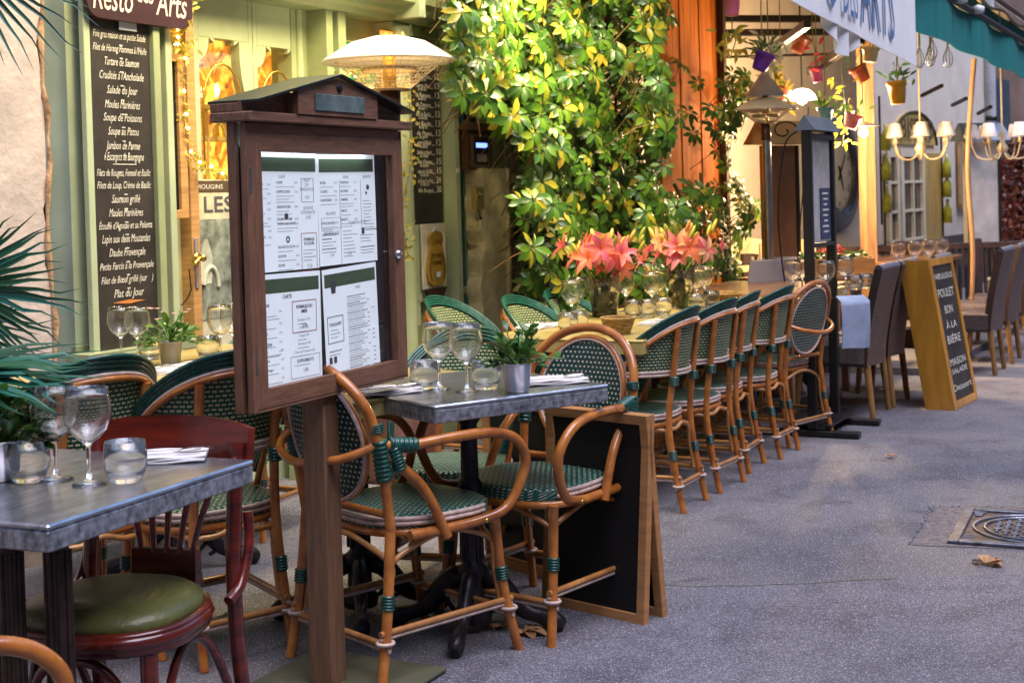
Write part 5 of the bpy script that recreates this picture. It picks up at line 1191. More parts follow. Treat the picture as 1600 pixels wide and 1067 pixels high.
# ================================================================== STREET THINGS
# manhole
m0=P(1480,850);m1=P(1508,797)
uu=(m1-m0).normalized(); vv=Vector((uu.y,-uu.x,0)); LM=(m1-m0).length
g=thing('manhole_cover','square cast iron manhole cover with a round patterned centre set in the asphalt','manhole cover',tuple(m0+uu*LM/2+vv*LM/2+Vector((0,0,.004))),math.atan2(vv.y,vv.x))
M_mh=mat('worn_iron',(.22,.235,.29),.38,metal=.75,var=.3,scale=16,bump=.3)
b=MB()
for s_ in (-1,1): b.box((s_*(LM/2-.02),0,.006),(.04,LM,.012)); b.box((0,s_*(LM/2-.02),.0058),(LM-.081,.04,.0116))
b.build('frame',M_mh,g)
b=MB(); b.box((0,0,.001),(LM-.084,LM-.084,.004)); b.build('plate',mat('rusty_iron',(.13,.085,.075),.6,metal=.4,var=.3,scale=20,bump=.4),g)
b=MB(); RR=LM/2-.065
for r_ in (RR,RR*.82): b.tube([(r_*math.cos(a*PI/24),r_*math.sin(a*PI/24),.005) for a in range(48)],.007,6,True)
for i in range(-5,6):
    for j in range(-5,6):
        x_,y_=i*.035,j*.035
        if x_*x_+y_*y_<(RR*.74)**2: b.box((x_,y_,.006),(.026 if (i+j)%2 else .014,.014 if (i+j)%2 else .026,.008),ch=.002)
for sx in (-1,1):
    for sy in (-1,1):
        for k in range(3): b.box((sx*(LM/2-.065),sy*(LM/2-.065-.03*k),.006),(.05-.012*k,.012,.008),ch=.002)
b.build('relief',M_mh,g)
pm=[P(1425,852),P(1460,792),P(1700,795),P(1700,862)]
flat('pavement_patch',[(p.x,p.y) for p in pm][::-1],.002,mat('rough_patch',(.22,.18,.175),.85,var=.25,scale=40,bump=.9))
rd=random.Random(3); b=MB()
for k in range(200):
    t=rd.random(); p=(pm[0].lerp(pm[1],t) if k%3 else pm[1].lerp(pm[2],rd.random()*.8))+Vector((rd.gauss(0,.009),rd.gauss(0,.009),0)); r=rd.uniform(.0015,.0045); b.lathe([(0,0),(r,.0),(r*.8,r*.7),(0,r)],6,p)
o=b.build('gravel_rim',mat('blue_gravel',(.10,.14,.17),.8,var=.6,scale=60)); o['kind']='stuff'
def dry(px,py,label,s=.07,seed=1):
    rd=random.Random(seed); q=P(px,py); b=MB(); g=thing('dry_leaf',label,'leaf',(q.x,q.y,.006),rd.random()*6,'fallen dry leaves')
    for k in range(5):
        a=(k-2)*.62; d=Vector((math.cos(a),math.sin(a),.28)); b.leaf(Vector((0,0,.004)),d,Vector((0,0,1)),s*(1-.16*abs(k-2)),s*.5,rd.random(),.5,rd.uniform(.1,.5))
    b.build('blade',M_dry,g); b=MB(); b.tube([(0,0,.006),(-s*.3,.005,.012),(-s*.6,.0,.004)],.0015,5); b.build('stalk',mat('leaf_stalk',(.3,.14,.06),.7),g)
dry(1540,884,'pale brown dry leaf on the asphalt in front of the manhole',.085,1); dry(820,990,'dry leaf under the zinc table near its iron foot',.08,2); dry(132,1036,'dry leaf under the mahogany chair',.06,3); dry(775,985,'small dry leaf beside the foot of the right armchair',.05,4)
dry(1395,716,'tiny dry leaf lying on the open road',.04,7)
# black double post menu stand
g=thing('black_menu_stand','tall black two-post menu stand with a slim frame, past the end of the chair row','menu stand',tuple(P(1271,682)+U*.23),UROT)
hw=.225; zt=1.86; T=.045
for s_ in (-1,1):
    b=MB(); b.box((s_*hw,0,.84),(T,.05,1.60),ch=.004); b.build('post',M_blackm,g)
    b=MB(); b.box((s_*hw,.06,.02),(.06,.62,.03),ch=.004); b.build('foot',M_blackm,g)
b=MB(); b.box((0,0,.03),(2*hw-.06,.05,.03)); b.box((0,.05,.06),(2*hw,.30,.012)); b.build('ballast_tray',M_blackm,g)
b=MB(); b.box((0,0,1.61),(2*hw-.05,.05,.03)); b.build('crossbar',M_blackm,g); b=MB(); b.box((0,0,1.02),(2*hw-.05,.045,.02)); b.build('crossbar',M_blackm,g)
b=MB(); b.box((0,0,1.315),(2*hw-.07,.016,.56)); b.build('back_plate',mat('pale_board',(.55,.52,.5),.6),g)
b=MB(); b.box((.07,-.012,1.19),(.20,.004,.28)); b.build('dark_notice',mat('navy_notice',(.06,.07,.14),.5),g)
b=MB(); 
for k in range(8): b.box((.06+.008*(k%2),-.0155,1.30-.030*k),(.12-.025*(k%3),.001,.010),ch=.0003)
b.build('notice_print',M_chalk,g)
b=MB(); b.prism([(-.06,0),(.06,0),(0,.08)],2*hw+.08,(-hw-.04,0,1.64),Matrix(((0,0,1),(1,0,0),(0,1,0)))); b.build('roof',mat('blue_grey_roof',(.20,.26,.36),.4,metal=.3),g)
# ================================================================== NEXT RESTAURANT
def wickerchair(name='wicker_chair'):
    g=thing(name,'x','chair',HID)
    def bk(u,v):
        x=(u-.5)*.44; z=.31+v*.55; return (x,-.20-.10*v**1.5-.02*math.cos((u-.5)*2.6)+.03*abs(u-.5)*2,z+.012*math.cos((u-.5)*3)*v)
    b=MB(); b.sheet(bk,12,16,lambda u,v:((u*.44-v*.3),(v*.58+u*.25)),th=.05); b.build('backrest',M_wkw,g)
    b=MB(); b.tube([bk(u/12,1.0) for u in range(13)],.026,8); b.build('top_roll',mat('blue_grey_wicker',(.17,.16,.19),.5,var=.3,scale=60,bump=.6),g)
    b=MB(); b.box((0,.02,.37),(.45,.44,.14),ch=.02); b.build('seat',M_wicker,g)
    for sx in (-1,1):
        for sy,yy in ((-1,-.19),(1,.2)):
            b=MB(); b.tube([(sx*.195,yy+sy*.03,0),(sx*.19,yy,.31)],[.017,.021],8); b.build('leg',mat('teak_leg',(.30,.15,.05),.5,var=.2),g)
    return g
M_wkw=weave('wicker_diagonal',(.045,.028,.028),(.27,.19,.17),.06,.016,.0045)
wc=wickerchair(); GWC='grey wicker chairs of the next terrace'
for x_,y_,lb in ((1.93,8.30,'nearest grey wicker chair beside the black menu stand'),(2.16,8.72,'second grey wicker chair, just left of the wooden A-board'),(2.50,9.15,'grey wicker chair seen low behind the slanting side of the wooden A-board'),(3.22,10.02,'first grey wicker chair to the right of the A-board'),(3.55,10.62,'second grey wicker chair to the right of the A-board'),(3.90,11.25,'last grey wicker chair at the right edge of the terrace')):
    dup(wc,(x_,y_,0),ang(mV),lb,GWC)
for i_,(x_,y_) in enumerate(((1.02,8.95),(1.30,9.45))):
    dup(wc,(x_,y_,0),ang((V.x,V.y)),('grey wicker chair on the far side of the terrace table, nearer the timber post','grey wicker chair on the far side of the terrace table, behind the wine glasses')[i_],GWC)
for c in kids(wc): bpy.data.objects.remove(c)
bpy.data.objects.remove(wc)
M_tt=mat('terrace_table_wood',(.28,.13,.06),.35,var=.2,scale=4,coat=.3)
def ttable(label,x,y,lx,ly,h=.74):
    g=thing('terrace_table',label,'table',(x,y,0),UROT,'wooden terrace tables')
    b=MB(); b.box((0,0,h-.018),(lx,ly,.036),ch=.005); b.build('tabletop',M_tt,g)
    for sx in (-1,1):
        for sy in (-1,1): b=MB(); b.box((sx*(lx/2-.07),sy*(ly/2-.07),(h-.036)/2),(.05,.05,h-.036)); b.build('leg',M_tt,g)
ttable('dark wood terrace table behind the black menu stand',1.50,8.55,1.15,.78); ttable('dark wood terrace table behind the wooden A-board, carrying the flower box',2.15,9.90,1.3,.78); ttable('dark wood terrace table at the far right behind the last wicker chairs',3.2,11.6,1.3,.75)
g=thing('hanging_cloth','pale blue cloth hanging over the end of the nearest terrace table','cloth',tuple(P(1340,465,.745)+Vector((-.02,0,0))),.2)
b=MB(); b.sheet(lambda u,v:((u-.5)*.16,-.01-.012*math.sin(u*7+v*3),-.27*v+.004) if v>0 else ((u-.5)*.16,.05,.006),10,12,th=.006); b.build('fabric',mat('blue_grey_cloth',(.36,.42,.55),.85,bump=.3),g)
Z2=.74
for px,py,lb in ((1168,0,''),):
    pass
for px,py,lb in ((1292,472,'wine glass between the posts of the black menu stand'),(1240,470,'left wine glass on the first terrace table'),(1254,466,'wine glass on the first terrace table near the last armchair'),(1322,464,'wine glass right of the black menu stand')):
    onp('w',px,py-6,Z2,lb)
for px,py,lb in ((1275,462,'tumbler left between the black stand posts'),(1336,458,'tumbler on the terrace table above the blue cloth'),(1352,456,'second tumbler above the blue cloth')): onp('t',px,py-5,Z2,lb)
for k,(px,dep) in enumerate(((1404,9.75),(1430,9.9),(1452,10.1),(1472,10.2))):
    q=Pd(px,400,dep); pg('w',q.x,q.y,Z2,('first','second','third','fourth')[k]+' wine glass from the left above the wooden A-board')
pg('t',2.0,9.6,Z2,'tumbler behind the flower box'); 
# flower box
q=Vector((2.14,9.36,.741)); g=thing('flower_box','orange wooden flower box of red geraniums on the terrace table','planter',tuple(q),R(8))
b=MB(); 
for s_ in (-1,1): b.box((0,s_*.075,.06),(.50,.014,.12)); b.box((s_*.243,0,.06),(.014,.136,.12))
b.box((0,0,.01),(.47,.13,.014)); b.build('box',mat('orange_pine',(.62,.26,.07),.5,var=.15,scale=4,stretch=(1,8,8)),g)
b=MB(); b.box((0,0,.10),(.47,.135,.01)); b.build('soil',M_soil,g)
b=MB(); 
for k in range(180): b.leaf(Vector((rd.uniform(-.24,.24),rd.uniform(-.06,.06),.11+rd.uniform(0,.04))),Vector((rd.uniform(-1,1),rd.uniform(-1,1),rd.uniform(0,1))),Vector((0,0,1)),.035,.03,rd.random(),.2,.2,3)
b.build('foliage',M_leafp,g)
b=MB()
for cx_,cz_ in ((-.17,.19),(-.13,.16),(-.06,.17),(-.03,.15),(.02,.19),(.05,.16)):
    for k in range(26): b.leaf(Vector((cx_+rd.gauss(0,.014),rd.gauss(0,.02),cz_+rd.gauss(0,.010))),Vector((rd.uniform(-1,1),rd.uniform(-1,1),rd.uniform(-.3,1))),Vector((0,0,1)),.018,.016,rd.random(),.2,.2,3)
b.build('blossoms',M_geran,g)
b=MB(); b.text("LES ARTS",.05,(-.14,-.0835,.035),width=.2); b.build('lettering',mat('cream_lettering',(.75,.6,.4),.7),g)
# wooden A-board of next restaurant
M_ab=mat('varnished_honey_ply',(.62,.27,.03),.32,var=.2,scale=3,stretch=(3,3,.6),coat=.4)
p0=P(1512,633); p1=P(1538,617); pL=P(1467,628)
g=thing('wooden_sandwich_board','honey coloured wooden A-board chalked with a roast chicken menu','chalkboard',((p0.x+pL.x)/2-.02,(p0.y+pL.y)/2,0),UROT-R(5))
Wb=.50; Hb=.90
# local: +x along the street, front faces street (-y)
b=MB(); b.box((0,0,Hb/2),(Wb-.09,.012,Hb-.09)); pn=b.build('panel',M_slate,g)
b=MB()
for s_ in (-1,1): b.box((s_*(Wb/2-.0225),0,Hb/2),(.045,.03,Hb))
b.box((0,0,Hb-.0225),(Wb-.091,.0295,.045)); b.box((0,0,.0225),(Wb-.091,.0295,.045)); fr_=b.build('frame',M_ab,g)
b=MB(); k=0
for s_,z_,sz_ in (("THE",.85,.05),("FABULOUS",.77,.05),("POULET",.66,.075),("BON",.56,.07),("À LA",.47,.06),("BIÈRE",.38,.07),("MAISON",.25,.06),("SALADE",.20,.045),("Dessert",.10,.055)): b.text(s_,sz_,(0,-.0075,z_),align='CENTER',width=min(.4,.055*len(s_)))
wr=b.build('writing',M_chalk,pn)
for o_ in (pn,fr_): o_.rotation_euler=(R(-9),0,0); o_.location=(0,-.09,0)
b=MB(); b.box((0,0,Hb/2),(Wb,.022,Hb)); o_=b.build('rear_panel',M_ab,g); o_.rotation_euler=(R(-9),0,0); o_.location=(0,.06,0)
b=MB(); b.prism([(-.105,0),(.07,0),(.07+.142,Hb*.985),(-.105+.142,Hb*.985)],.014,(-Wb/2-.016,0,0),Matrix(((0,0,1),(1,0,0),(0,1,0)))); b.build('side_cheek',M_ab,g)
# restaurant 2 wall
def f2(t,z=0,o=0): return W2+D2*t+N2*o+ZV*z
g=thing('terrace_restaurant','beige plastered restaurant wall with glazed doors behind the second terrace','building',tuple(f2(0)),R2); RG=g
tr=wp2(1558,300)[0]
b=MB(); b.box(((tr-6)/2,.2,2.5),(tr+6,.4,5)); b.build('wall',M_wall2,g)
b=MB(); b.box(((tr-6)/2,-.006,.36),(tr+6,.03,.72)); b.build('dark_dado',mat('dark_dado_paint',(.06,.045,.045),.6),g)
def w2rect(x0,x1,y0,y1,off=0):
    a=wp2(x0,(y0+y1)/2,off)[0]; c=wp2(x1,(y0+y1)/2,off)[0]; xm=(x0+x1)/2; return a,c,wp2(xm,y1,off)[1],wp2(xm,y0,off)[1]
M_cw=mat('cream_woodwork',(.62,.56,.42),.45,var=.05)
def french(x0,x1,y0,y1,cols,rows,name='glazed_door'):
    a,c,zb,zt=w2rect(x0,x1,y0,y1); zb=.1
    b=MB(); b.box(((a+c)/2,-.02,(zb+zt)/2),(c-a,.02,zt-zb)); p=b.build(name,mat('dim_room_glass',(.10,.075,.06),.12,var=.6,scale=3,stretch=(3,1,1)),g)
    f=MB(); w=c-a
    for k in range(cols+1): f.box((a+w*k/cols,-.045,(zb+zt)/2),(.09 if k in (0,cols) else .035,.04,zt-zb))
    for k in range(rows+1): f.box(((a+c)/2,-.046,zt-(zt-zb)*k/rows),(w+.09,.034,.09 if k in (0,rows) else .03))
    f.build('muntins',M_cw,p); return a,c,zb,zt
french(1382,1396,240,395,1,5); french(1403,1436,240,395,2,5)
a,c,zb,zt=w2rect(1438,1466,240,390); b=MB(); b.box(((a+c)/2,-.03,(zt)/2+.1),(c-a,.05,zt-.2)); b.build('wooden_shutter',mat('golden_shutter',(.48,.30,.08),.5,var=.2,scale=3,stretch=(6,6,.5)),g)
a,c,zb,zt=w2rect(1494,1508,222,322); b=MB(); b.box(((a+c)/2,-.02,(zb+zt)/2),(c-a,.03,zt-zb)); fr_=b.build('side_window',mat('grey_green_glass',(.22,.28,.25),.15),g); b=MB()
for x_ in (a,c): b.box((x_,-.04,(zb+zt)/2),(.06,.03,zt-zb+.06))
for z_ in (zb,zt): b.box(((a+c)/2,-.041,z_),(c-a+.06,.028,.06))
b.build('window_frame',M_ltwood,fr_)
# arched plaque
a,c,zb,zt=w2rect(1390,1458,175,226); b=MB(); w=c-a; pl=[(w/2-w/2*math.cos(k*PI/16),(zt-zb)*math.sin(k*PI/16)) for k in range(17)]
gq=thing('arched_sign','golden arched sign with wrought letters above the glazed doors','sign',tuple(f2(a,zb,.03)),R2)
b.prism(pl,.03,(0,0,0),Matrix(((1,0,0),(0,0,1),(0,1,0)))); b.build('board',mat('gold_board',(.52,.36,.12),.5,var=.1),gq)
b=MB(); b.tube([(x,-.012,z) for x,z in pl],.014,6); b.text("BISTRO",.32,(w*.12,-.03,(zt-zb)*.18),width=w*.76,bold=.006); b.build('iron_lettering',mat('dark_iron_letters',(.09,.06,.02),.5),gq)
# bottles on door posts
for (px_,ys,lb) in ((1376,(215,262,312),'bottles wired up the wall left of the glazed doors'),(1472,(260,290,330),'bottles wired up the wall right of the golden shutter')):
    t,z=wp2(px_,ys[1],.06); gq=thing('bottle_rack',('rack of yellow green '+lb),'rack',tuple(f2(t,z-.4,.06)),R2,'bottle racks'); b=MB(); b.tube([(0,0,-.2),(0,0,1.15)],.012,6); b.build('rod',M_blackm,gq)
    for y_ in ys:
        z2=wp2(px_,y_,.06)[1]-(z-.4); b=MB(); b.lathe([(0,0),(.05,0),(.05,.16),(.018,.22),(.018,.28),(0,.28)],12,(0,-.06,z2-.14)); b.build('bottle',mat('yellow_green_glass',(.45,.45,.05),.15,var=.3,scale=6),gq)
# clock
t,z=wp2(1316,271,.1)
gq=thing('wall_clock','huge round wall clock with a dark rim and pale roman dial','clock',tuple(f2(t,z,.03)),R2); YM90=Matrix.Rotation(PI/2,3,'X')
b=MB(); b.lathe([(.36,0),(.37,.07),(.40,.09),(.55,.06),(.58,.0)],64,(0,0,0),YM90); b.build('rim',mat('charcoal_rim',(.035,.035,.05),.4,coat=.3),gq)
b=MB(); b.lathe([(0,.04),(.365,.04)],64,(0,0,0),YM90); b.build('dial',mat('aged_dial',(.60,.60,.52),.6,var=.06),gq)
b=MB()
for k,s_ in enumerate(("XII","I","II","III","IIII","V","VI","VII","VIII","IX","X","XI")):
    a=PI/2-k*PI/6; up_=Vector((math.cos(a),0,math.sin(a))); rt=Vector((math.sin(a),0,-math.cos(a))); b.text(s_,.085,up_*.265+Vector((0,-.042,0)),rt,up_,align='CENTER',bold=.001)
b.tube([(.345*math.cos(k*PI/24),-.042,.345*math.sin(k*PI/24)) for k in range(48)],.004,4,True); b.build('numerals',M_ink,gq)
for a_,L,w_,nm in ((R(52),.24,.014,'minute_hand'),(R(-65),.19,.018,'hour_hand')):
    d=Vector((math.cos(a_),0,math.sin(a_))); b=MB(); b.tube([Vector((0,-.052,0))-d*.08,Vector((0,-.052,0)),Vector((0,-.052,0))+d*L],[w_*.5,w_*.6,.004],6); b.build(nm,M_black,gq)
# drainpipe
t,z=wp2(1550,200,.08); gq=thing('drainpipe','pale drainpipe at the right corner of the beige wall','pipe',tuple(f2(t,0,.08)),R2); b=MB(); b.tube([(0,0,0),(0,0,4.6)],.06,12); b.build('pipe',mat('pale_pipe',(.5,.5,.52),.4),gq)
b=MB(); 
for z_ in (.8,2.2,3.6): b.lathe([(.06,z_-.03),(.075,z_-.03),(.075,z_+.03),(.06,z_+.03)],12)
b.build('bracket',M_blackm,gq)
# lattice fence
fa=Pd(1165,400,11.9); fb_=Pd(1640,400,12.4); fa.z=fb_.z=0; u_=(fb_-fa); LF=u_.length
for px_,ht in ((0,.80),):
    gq=thing('lattice_fence','low dark brown slatted fence across the back of the terrace','fence',tuple(fa),math.atan2(u_.y,u_.x))
    M_f=mat('dark_fence_wood',(.075,.045,.04),.55,var=.2)
    b=MB(); b.box((LF/2,0,ht),(LF,.07,.05)); b.box((LF/2,0,.12),(LF,.05,.05)); b.build('rail',M_f,gq)
    b=MB()
    for k in range(int(LF/.06)): b.box((.03+k*.06,0,ht/2+.05),(.022,.02,ht-.1))
    b.build('slat_panel',M_f,gq)
    for k in range(5): b=MB(); b.box((LF*k/4,.0,ht/2+.03),(.07,.09,ht+.06)); b.build('post',M_f,gq)
# wooden uprights
for px_,y0,wd,lb in ((1358,390,.10,'light brown upright terrace post below the bare bulb'),(1515,390,.07,'crooked brown pole in front of the right door')):
    q=Pd(px_,400,11.2 if px_<1400 else 10.9); q.z=0; gq=thing('terrace_post',lb,'post',tuple(q),.3,'terrace posts'); b=MB()
    if px_<1400: b.box((0,0,1.6),(wd,wd,3.2),ch=.006)
    else: b.tube(crs([(-.02,0,0),(.03,0,.8),(.0,0,1.5),(.08,0,2.3)],5),.019,8)
    b.build('shaft',mat('light_post_wood',(.42,.24,.12),.5,var=.2,scale=5,stretch=(5,5,.6)),gq)
# right hand menu case and brown notice box
def notice(label,px,y0,y1,dep,W,mat1,rz,roofm):
    top=Pd(px,y0,dep); bot=Pd(px,y1,dep); h=top.z-bot.z; gq=thing('notice_case',label,'menu stand',(top.x,top.y,0),rz)
    b=MB(); b.box((0,0,bot.z+h/2),(W,.06,h)); b.build('case',mat1,gq)
    b=MB(); b.box((-W/2+.012,-.035,bot.z+h/2),(.024,.02,h)); b.build('trim',M_steel,gq); b=MB(); b.box((W/2-.012,-.035,bot.z+h/2),(.024,.02,h)); b.build('trim',M_blackm,gq)
    b=MB(); b.prism([(-.12,0),(.12,0),(0,.16)],W+.12,(-W/2-.06,0,top.z+.01),Matrix(((0,0,1),(1,0,0),(0,1,0)))); b.build('roof',roofm,gq)
    b=MB(); b.tube([(-W/2+.03,.02,0),(-W/2+.03,.02,bot.z)],.02,8); b.build('leg',M_steel,gq); b=MB(); b.tube([(W/2-.03,.02,0),(W/2-.03,.02,bot.z)],.02,8); b.build('leg',M_steel,gq)
notice('brown closed notice case with a peaked roof left of the black menu stand',1216,228,425,9.6,.32,mat('brown_leather_panel',(.20,.105,.05),.4,var=.1),R(38),mat('tan_roof',(.45,.33,.2),.5))
notice('white paned menu case with a blue grey roof at the far right',1532,222,388,12.6,.36,mat('white_case',(.6,.6,.62),.4),R(20),mat('blue_grey_roof',(.20,.26,.36)))
# white chairs and lavender chairs
def simple_chair(label,x,y,rz,m,grp,solid=False):
    gq=thing('terrace_chair',label,'chair',(x,y,0),rz,grp)
    b=MB(); b.box((0,0,.44),(.42,.42,.04),ch=.012); b.build('seat',m,gq)
    if solid:
        b=MB(); b.sheet(lambda u,v:((u-.5)*(.44-.04*v),-.2-.06*v+.05*(2*u-1)**2,.46+.42*v),10,6,th=.02); b.build('backrest',m,gq)
    else:
        for s_ in (-1,1): b=MB(); b.tube([(s_*.19,-.2,0),(s_*.19,-.2,.44),(s_*.2,-.25,.92)],.018,8); b.build('rear_leg',m,gq)
        for z_,h_ in ((.86,.12),(.68,.05),(.58,.04)):
            b=MB(); b.sheet(lambda u,v:((u-.5)*.40,-.24-.05*(1-(2*u-1)**2)+(.86-z_)*.1,z_-h_/2+h_*v+.03*(1-(2*u-1)**2)),10,2,th=.02); b.build('back_slat',m,gq)
    for s_ in (-1,1):
        b=MB(); b.tube([(s_*.19,.19,0),(s_*.18,.18,.43)],.018,8); b.build('front_leg',m,gq)
        if solid: b=MB(); b.tube([(s_*.2,-.22,0),(s_*.18,-.19,.43)],.016,8); b.build('rear_leg',m,gq)
M_cr=mat('cream_chair_paint',(.72,.62,.38),.45,var=.06); M_lav=mat('lavender_plastic',(.30,.30,.42),.4,var=.05)
q=Pd(1195,440,11.0); simple_chair('cream painted chair with a curved top rail beside the notice case',q.x,q.y,R(200),M_cr,'cream terrace chairs')
q=Pd(1232,440,10.6); simple_chair('cream painted chair just right of the notice case',q.x,q.y,R(170),M_cr,'cream terrace chairs')
q=Pd(1178,450,9.3); simple_chair('lavender grey shell chair next to the timber post',q.x,q.y,R(30),M_lav,'lavender grey chairs',True)
q=Pd(1207,450,9.6); simple_chair('lavender grey shell chair nearer the notice case',q.x,q.y,R(20),M_lav,'lavender grey chairs',True)
for k,(px_,dp_) in enumerate(((1585,13.2),(1606,13.6))):
    q=Pd(px_,480,dp_); simple_chair(('cream bar chair at the far right behind the wicker chairs','cream chair cut off by the right edge')[k],q.x,q.y,R(60),M_cr,'cream terrace chairs')
# ---- canopy, beams
def beam(label,a,b_,w,m,h=None,name='canopy_beam',grp='dark canopy beams'):
    gq=thing(name,label,'beam',tuple(a),0,grp); b=MB(); b.bar((0,0,0),tuple(b_-a),w,h or w); b.build('bar',m,gq)
M_bm=mat('dark_beam',(.03,.018,.014),.5)
beam('upper horizontal beam of the terrace canopy',Pd(1120,30,10.2),Pd(1330,30,10.6),.05,M_bm); beam('lower horizontal beam of the terrace canopy',Pd(1120,52,10.6),Pd(1345,50,11),.05,M_bm)
beam('slanting canopy strut nearer the timber post',Pd(1200,82,10.5),Pd(1262,38,9.4),.05,M_bm); beam('slanting canopy strut under the white banner',Pd(1266,112,10.8),Pd(1345,62,9.6),.06,M_bm)
beam('thin cross tube of the canopy',Pd(1120,90,10.9),Pd(1330,84,10.9),.02,M_bm); beam('short canopy arm right of the banner',Pd(1440,150,13.5),Pd(1472,134,12.9),.03,M_bm); beam('second short canopy arm under the green awning',Pd(1488,165,14),Pd(1510,154,13.4),.03,M_bm); beam('third short canopy arm at the right',Pd(1528,178,14.5),Pd(1548,167,13.9),.03,M_bm)
# canopy roof over terrace
a=Q(2.6,1.9,2.75);c=Q(9.5,2.0,2.75)
gq=thing('canopy_roof','pale canvas canopy roof over the second terrace','canopy',tuple(a),UROT); b=MB(); Lc=(c-a).length
b.sheet(lambda u,v:(u*Lc,-.0+3.8*v,.02*math.sin(u*30)+.75*v),30,4,th=.02); b.build('canvas',mat('cream_canvas',(.66,.58,.44),.8,var=.05,scale=2),gq)
for k in range(5): b=MB(); b.bar((Lc*k/4,0.02,-.03),(Lc*k/4,3.7,.70),.04,.04); b.build('rafter',M_bm,gq)
# banner valance
def vpt(px,py,d=2.02):       # on the vertical plane along the canopy front
    o0=Q(0,d); t,z=wp(px,py,0,o0,U,V); return t,z
tL,zL=vpt(1235,-5); tR,zR=vpt(1432,104)
BZ=(vpt(1350,68)[1]+zR)/2
gq=thing('banner_valance','white hanging banner with blue letters ending DES ARTS along the canopy front','banner',tuple(Q(0,2.02)),UROT)
tA_,zA_=vpt(1250,8); ms_=(zR-zA_)/(tR-tA_); bl=lambda t:zR+ms_*(t-tR)-.0
b=MB(); 
def ban(u,v):
    t=tL-1+(tR-tL+1)*u; zb=vpt(1300,38)[1] if False else None
    zlow=bl(t)+.004*math.sin(t*5); return (t,.003*math.sin(t*5)+.001*math.sin(t*17)+.004,zlow+v*(.62))
b.sheet(ban,60,6,th=.006); b.build('cloth',mat('white_canvas',(.88,.86,.88),.8,var=.05,scale=3,bump=.15),gq)
t1_,_=vpt(1288,20); t2_,_=vpt(1330,50); t3_,_=vpt(1395,70)
b=MB(); b.text("O",.46,(vpt(1288,0)[0],-.011,bl(vpt(1288,0)[0])+.06),(1,0,ms_),width=vpt(1304,0)[0]-vpt(1288,0)[0]); b.text("DES",.34,(vpt(1313,0)[0],-.011,bl(vpt(1313,0)[0])+.07),(1,0,ms_),width=vpt(1336,0)[0]-vpt(1313,0)[0]); b.text("ARTS",.52,(vpt(1343,0)[0],-.011,bl(vpt(1343,0)[0])+.07),(1,0,ms_),width=vpt(1394,0)[0]-vpt(1343,0)[0])
b.build('lettering',mat('blue_letter_paint',(.10,.20,.38),.7),gq)
t_,z_=vpt(1322,68); b=MB(); b.sheet(lambda u,v:(t_-.3+.7*u,.03+.02*math.sin(u*20),bl(t_-.3+.7*u)+.02-.14*math.sin(u*PI)*v),20,4,th=.004); b.build('lace_edge',mat('white_canvas',(.7,.7,.7)),gq)
# green awning beyond
t0_,z0_=vpt(1440,62,1.7); t9_,_=vpt(1640,110,1.7)
oA=Q(0,1.95)
zb1=(wp(1480,110,0,oA,U,V)[1]+wp(1590,122,0,oA,U,V)[1])/2; ta_=tR+.05; 
gq=thing('green_awning','teal green awning with a plain valance beyond the white banner','awning',tuple(oA),UROT)
M_ga=mat('teal_canvas',(.01,.20,.19),.75,var=.12,scale=3,stretch=(3,1,.3),bump=.15)
zz1=2.26; 
b=MB(); b.sheet(lambda u,v:(ta_+14*u,.02*math.sin(u*60),zz1+.29*v),120,3,th=.006); b.build('valance',M_ga,gq)
b=MB(); b.sheet(lambda u,v:(ta_+14*u,.04+.04*v,zz1+.32+.15*v),40,3,th=.01); b.build('canvas',M_ga,gq)
b=MB(); b.tube([(ta_,-.02,zz1+.305),(ta_+14,-.02,zz1+.305)],.022,8); b.build('front_bar',M_bm,gq)
for k in range(2):
    t_,z_=wp((1508,1534)[k],(54,60)[k],.08,oA,U,V); b=MB(); b.lathe([(0,-.03),(.04,-.02),(.045,.02),(0,.04)],10,(t_,-.06,zz1+.31)); b.build('clip',M_white,gq)
# upper pale awning and tiled roof beyond
gq=thing('pale_awning','long pale grey canvas awning above the green one','awning',tuple(oA),UROT)
b=MB(); b.sheet(lambda u,v:(ta_-.3+15*u,-.06+.25*v,zz1+.50+.16*v+.004*math.sin(u*70)),90,3,th=.01); b.build('canvas',mat('pale_canvas',(.62,.60,.62),.8),gq)
b=MB(); b.tube([(ta_-.3,-.06,zz1+.485),(ta_+14.7,-.06,zz1+.485)],.022,8); b.build('edge_bar',mat('brown_edge',(.14,.08,.06),.5),gq)
# street beyond
gq=thing('far_building','dim blue grey building closing the street at the far right','building',(13,30,0),R(-8))
b=MB(); b.box((0,0,5),(16,6,10)); b.build('wall',mat('blue_dusk_plaster',(.10,.12,.17),.8,var=.2,scale=.8),gq)
for k in range(4):
    for j in range(3):
        b=MB(); b.box((-6.5+2.2*k,-3.03,1.6+2.7*j),(1.0,.08,1.6)); o_=b.build('window',mat('dark_pane',(.03,.04,.06),.1),gq)
        b=MB(); b.box((-6.5+2.2*k,-3.09,.75+2.7*j),(1.2,.14,.08)); b.build('sill',M_white,o_)
b=MB(); b.box((0,-.2,10.2),(16.6,7,.4)); b.build('roof',mat('blue_slate',(.06,.09,.16),.5,bump=.6,bscale=12),gq)
gq=thing('next_facade','brownish house front beyond the drainpipe on the same side of the street','building',tuple(f2(tr+.1)),R2)
b=MB(); b.box((4,.35,3),(7.8,.4,6)); b.build('wall',mat('brown_dusk_plaster',(.20,.12,.09),.8,var=.2,scale=1),gq)
b=MB(); b.box((.6,.12,1.4),(.9,.08,2.8)); b.build('door',mat('dark_blue_door',(.03,.05,.08),.4),gq)
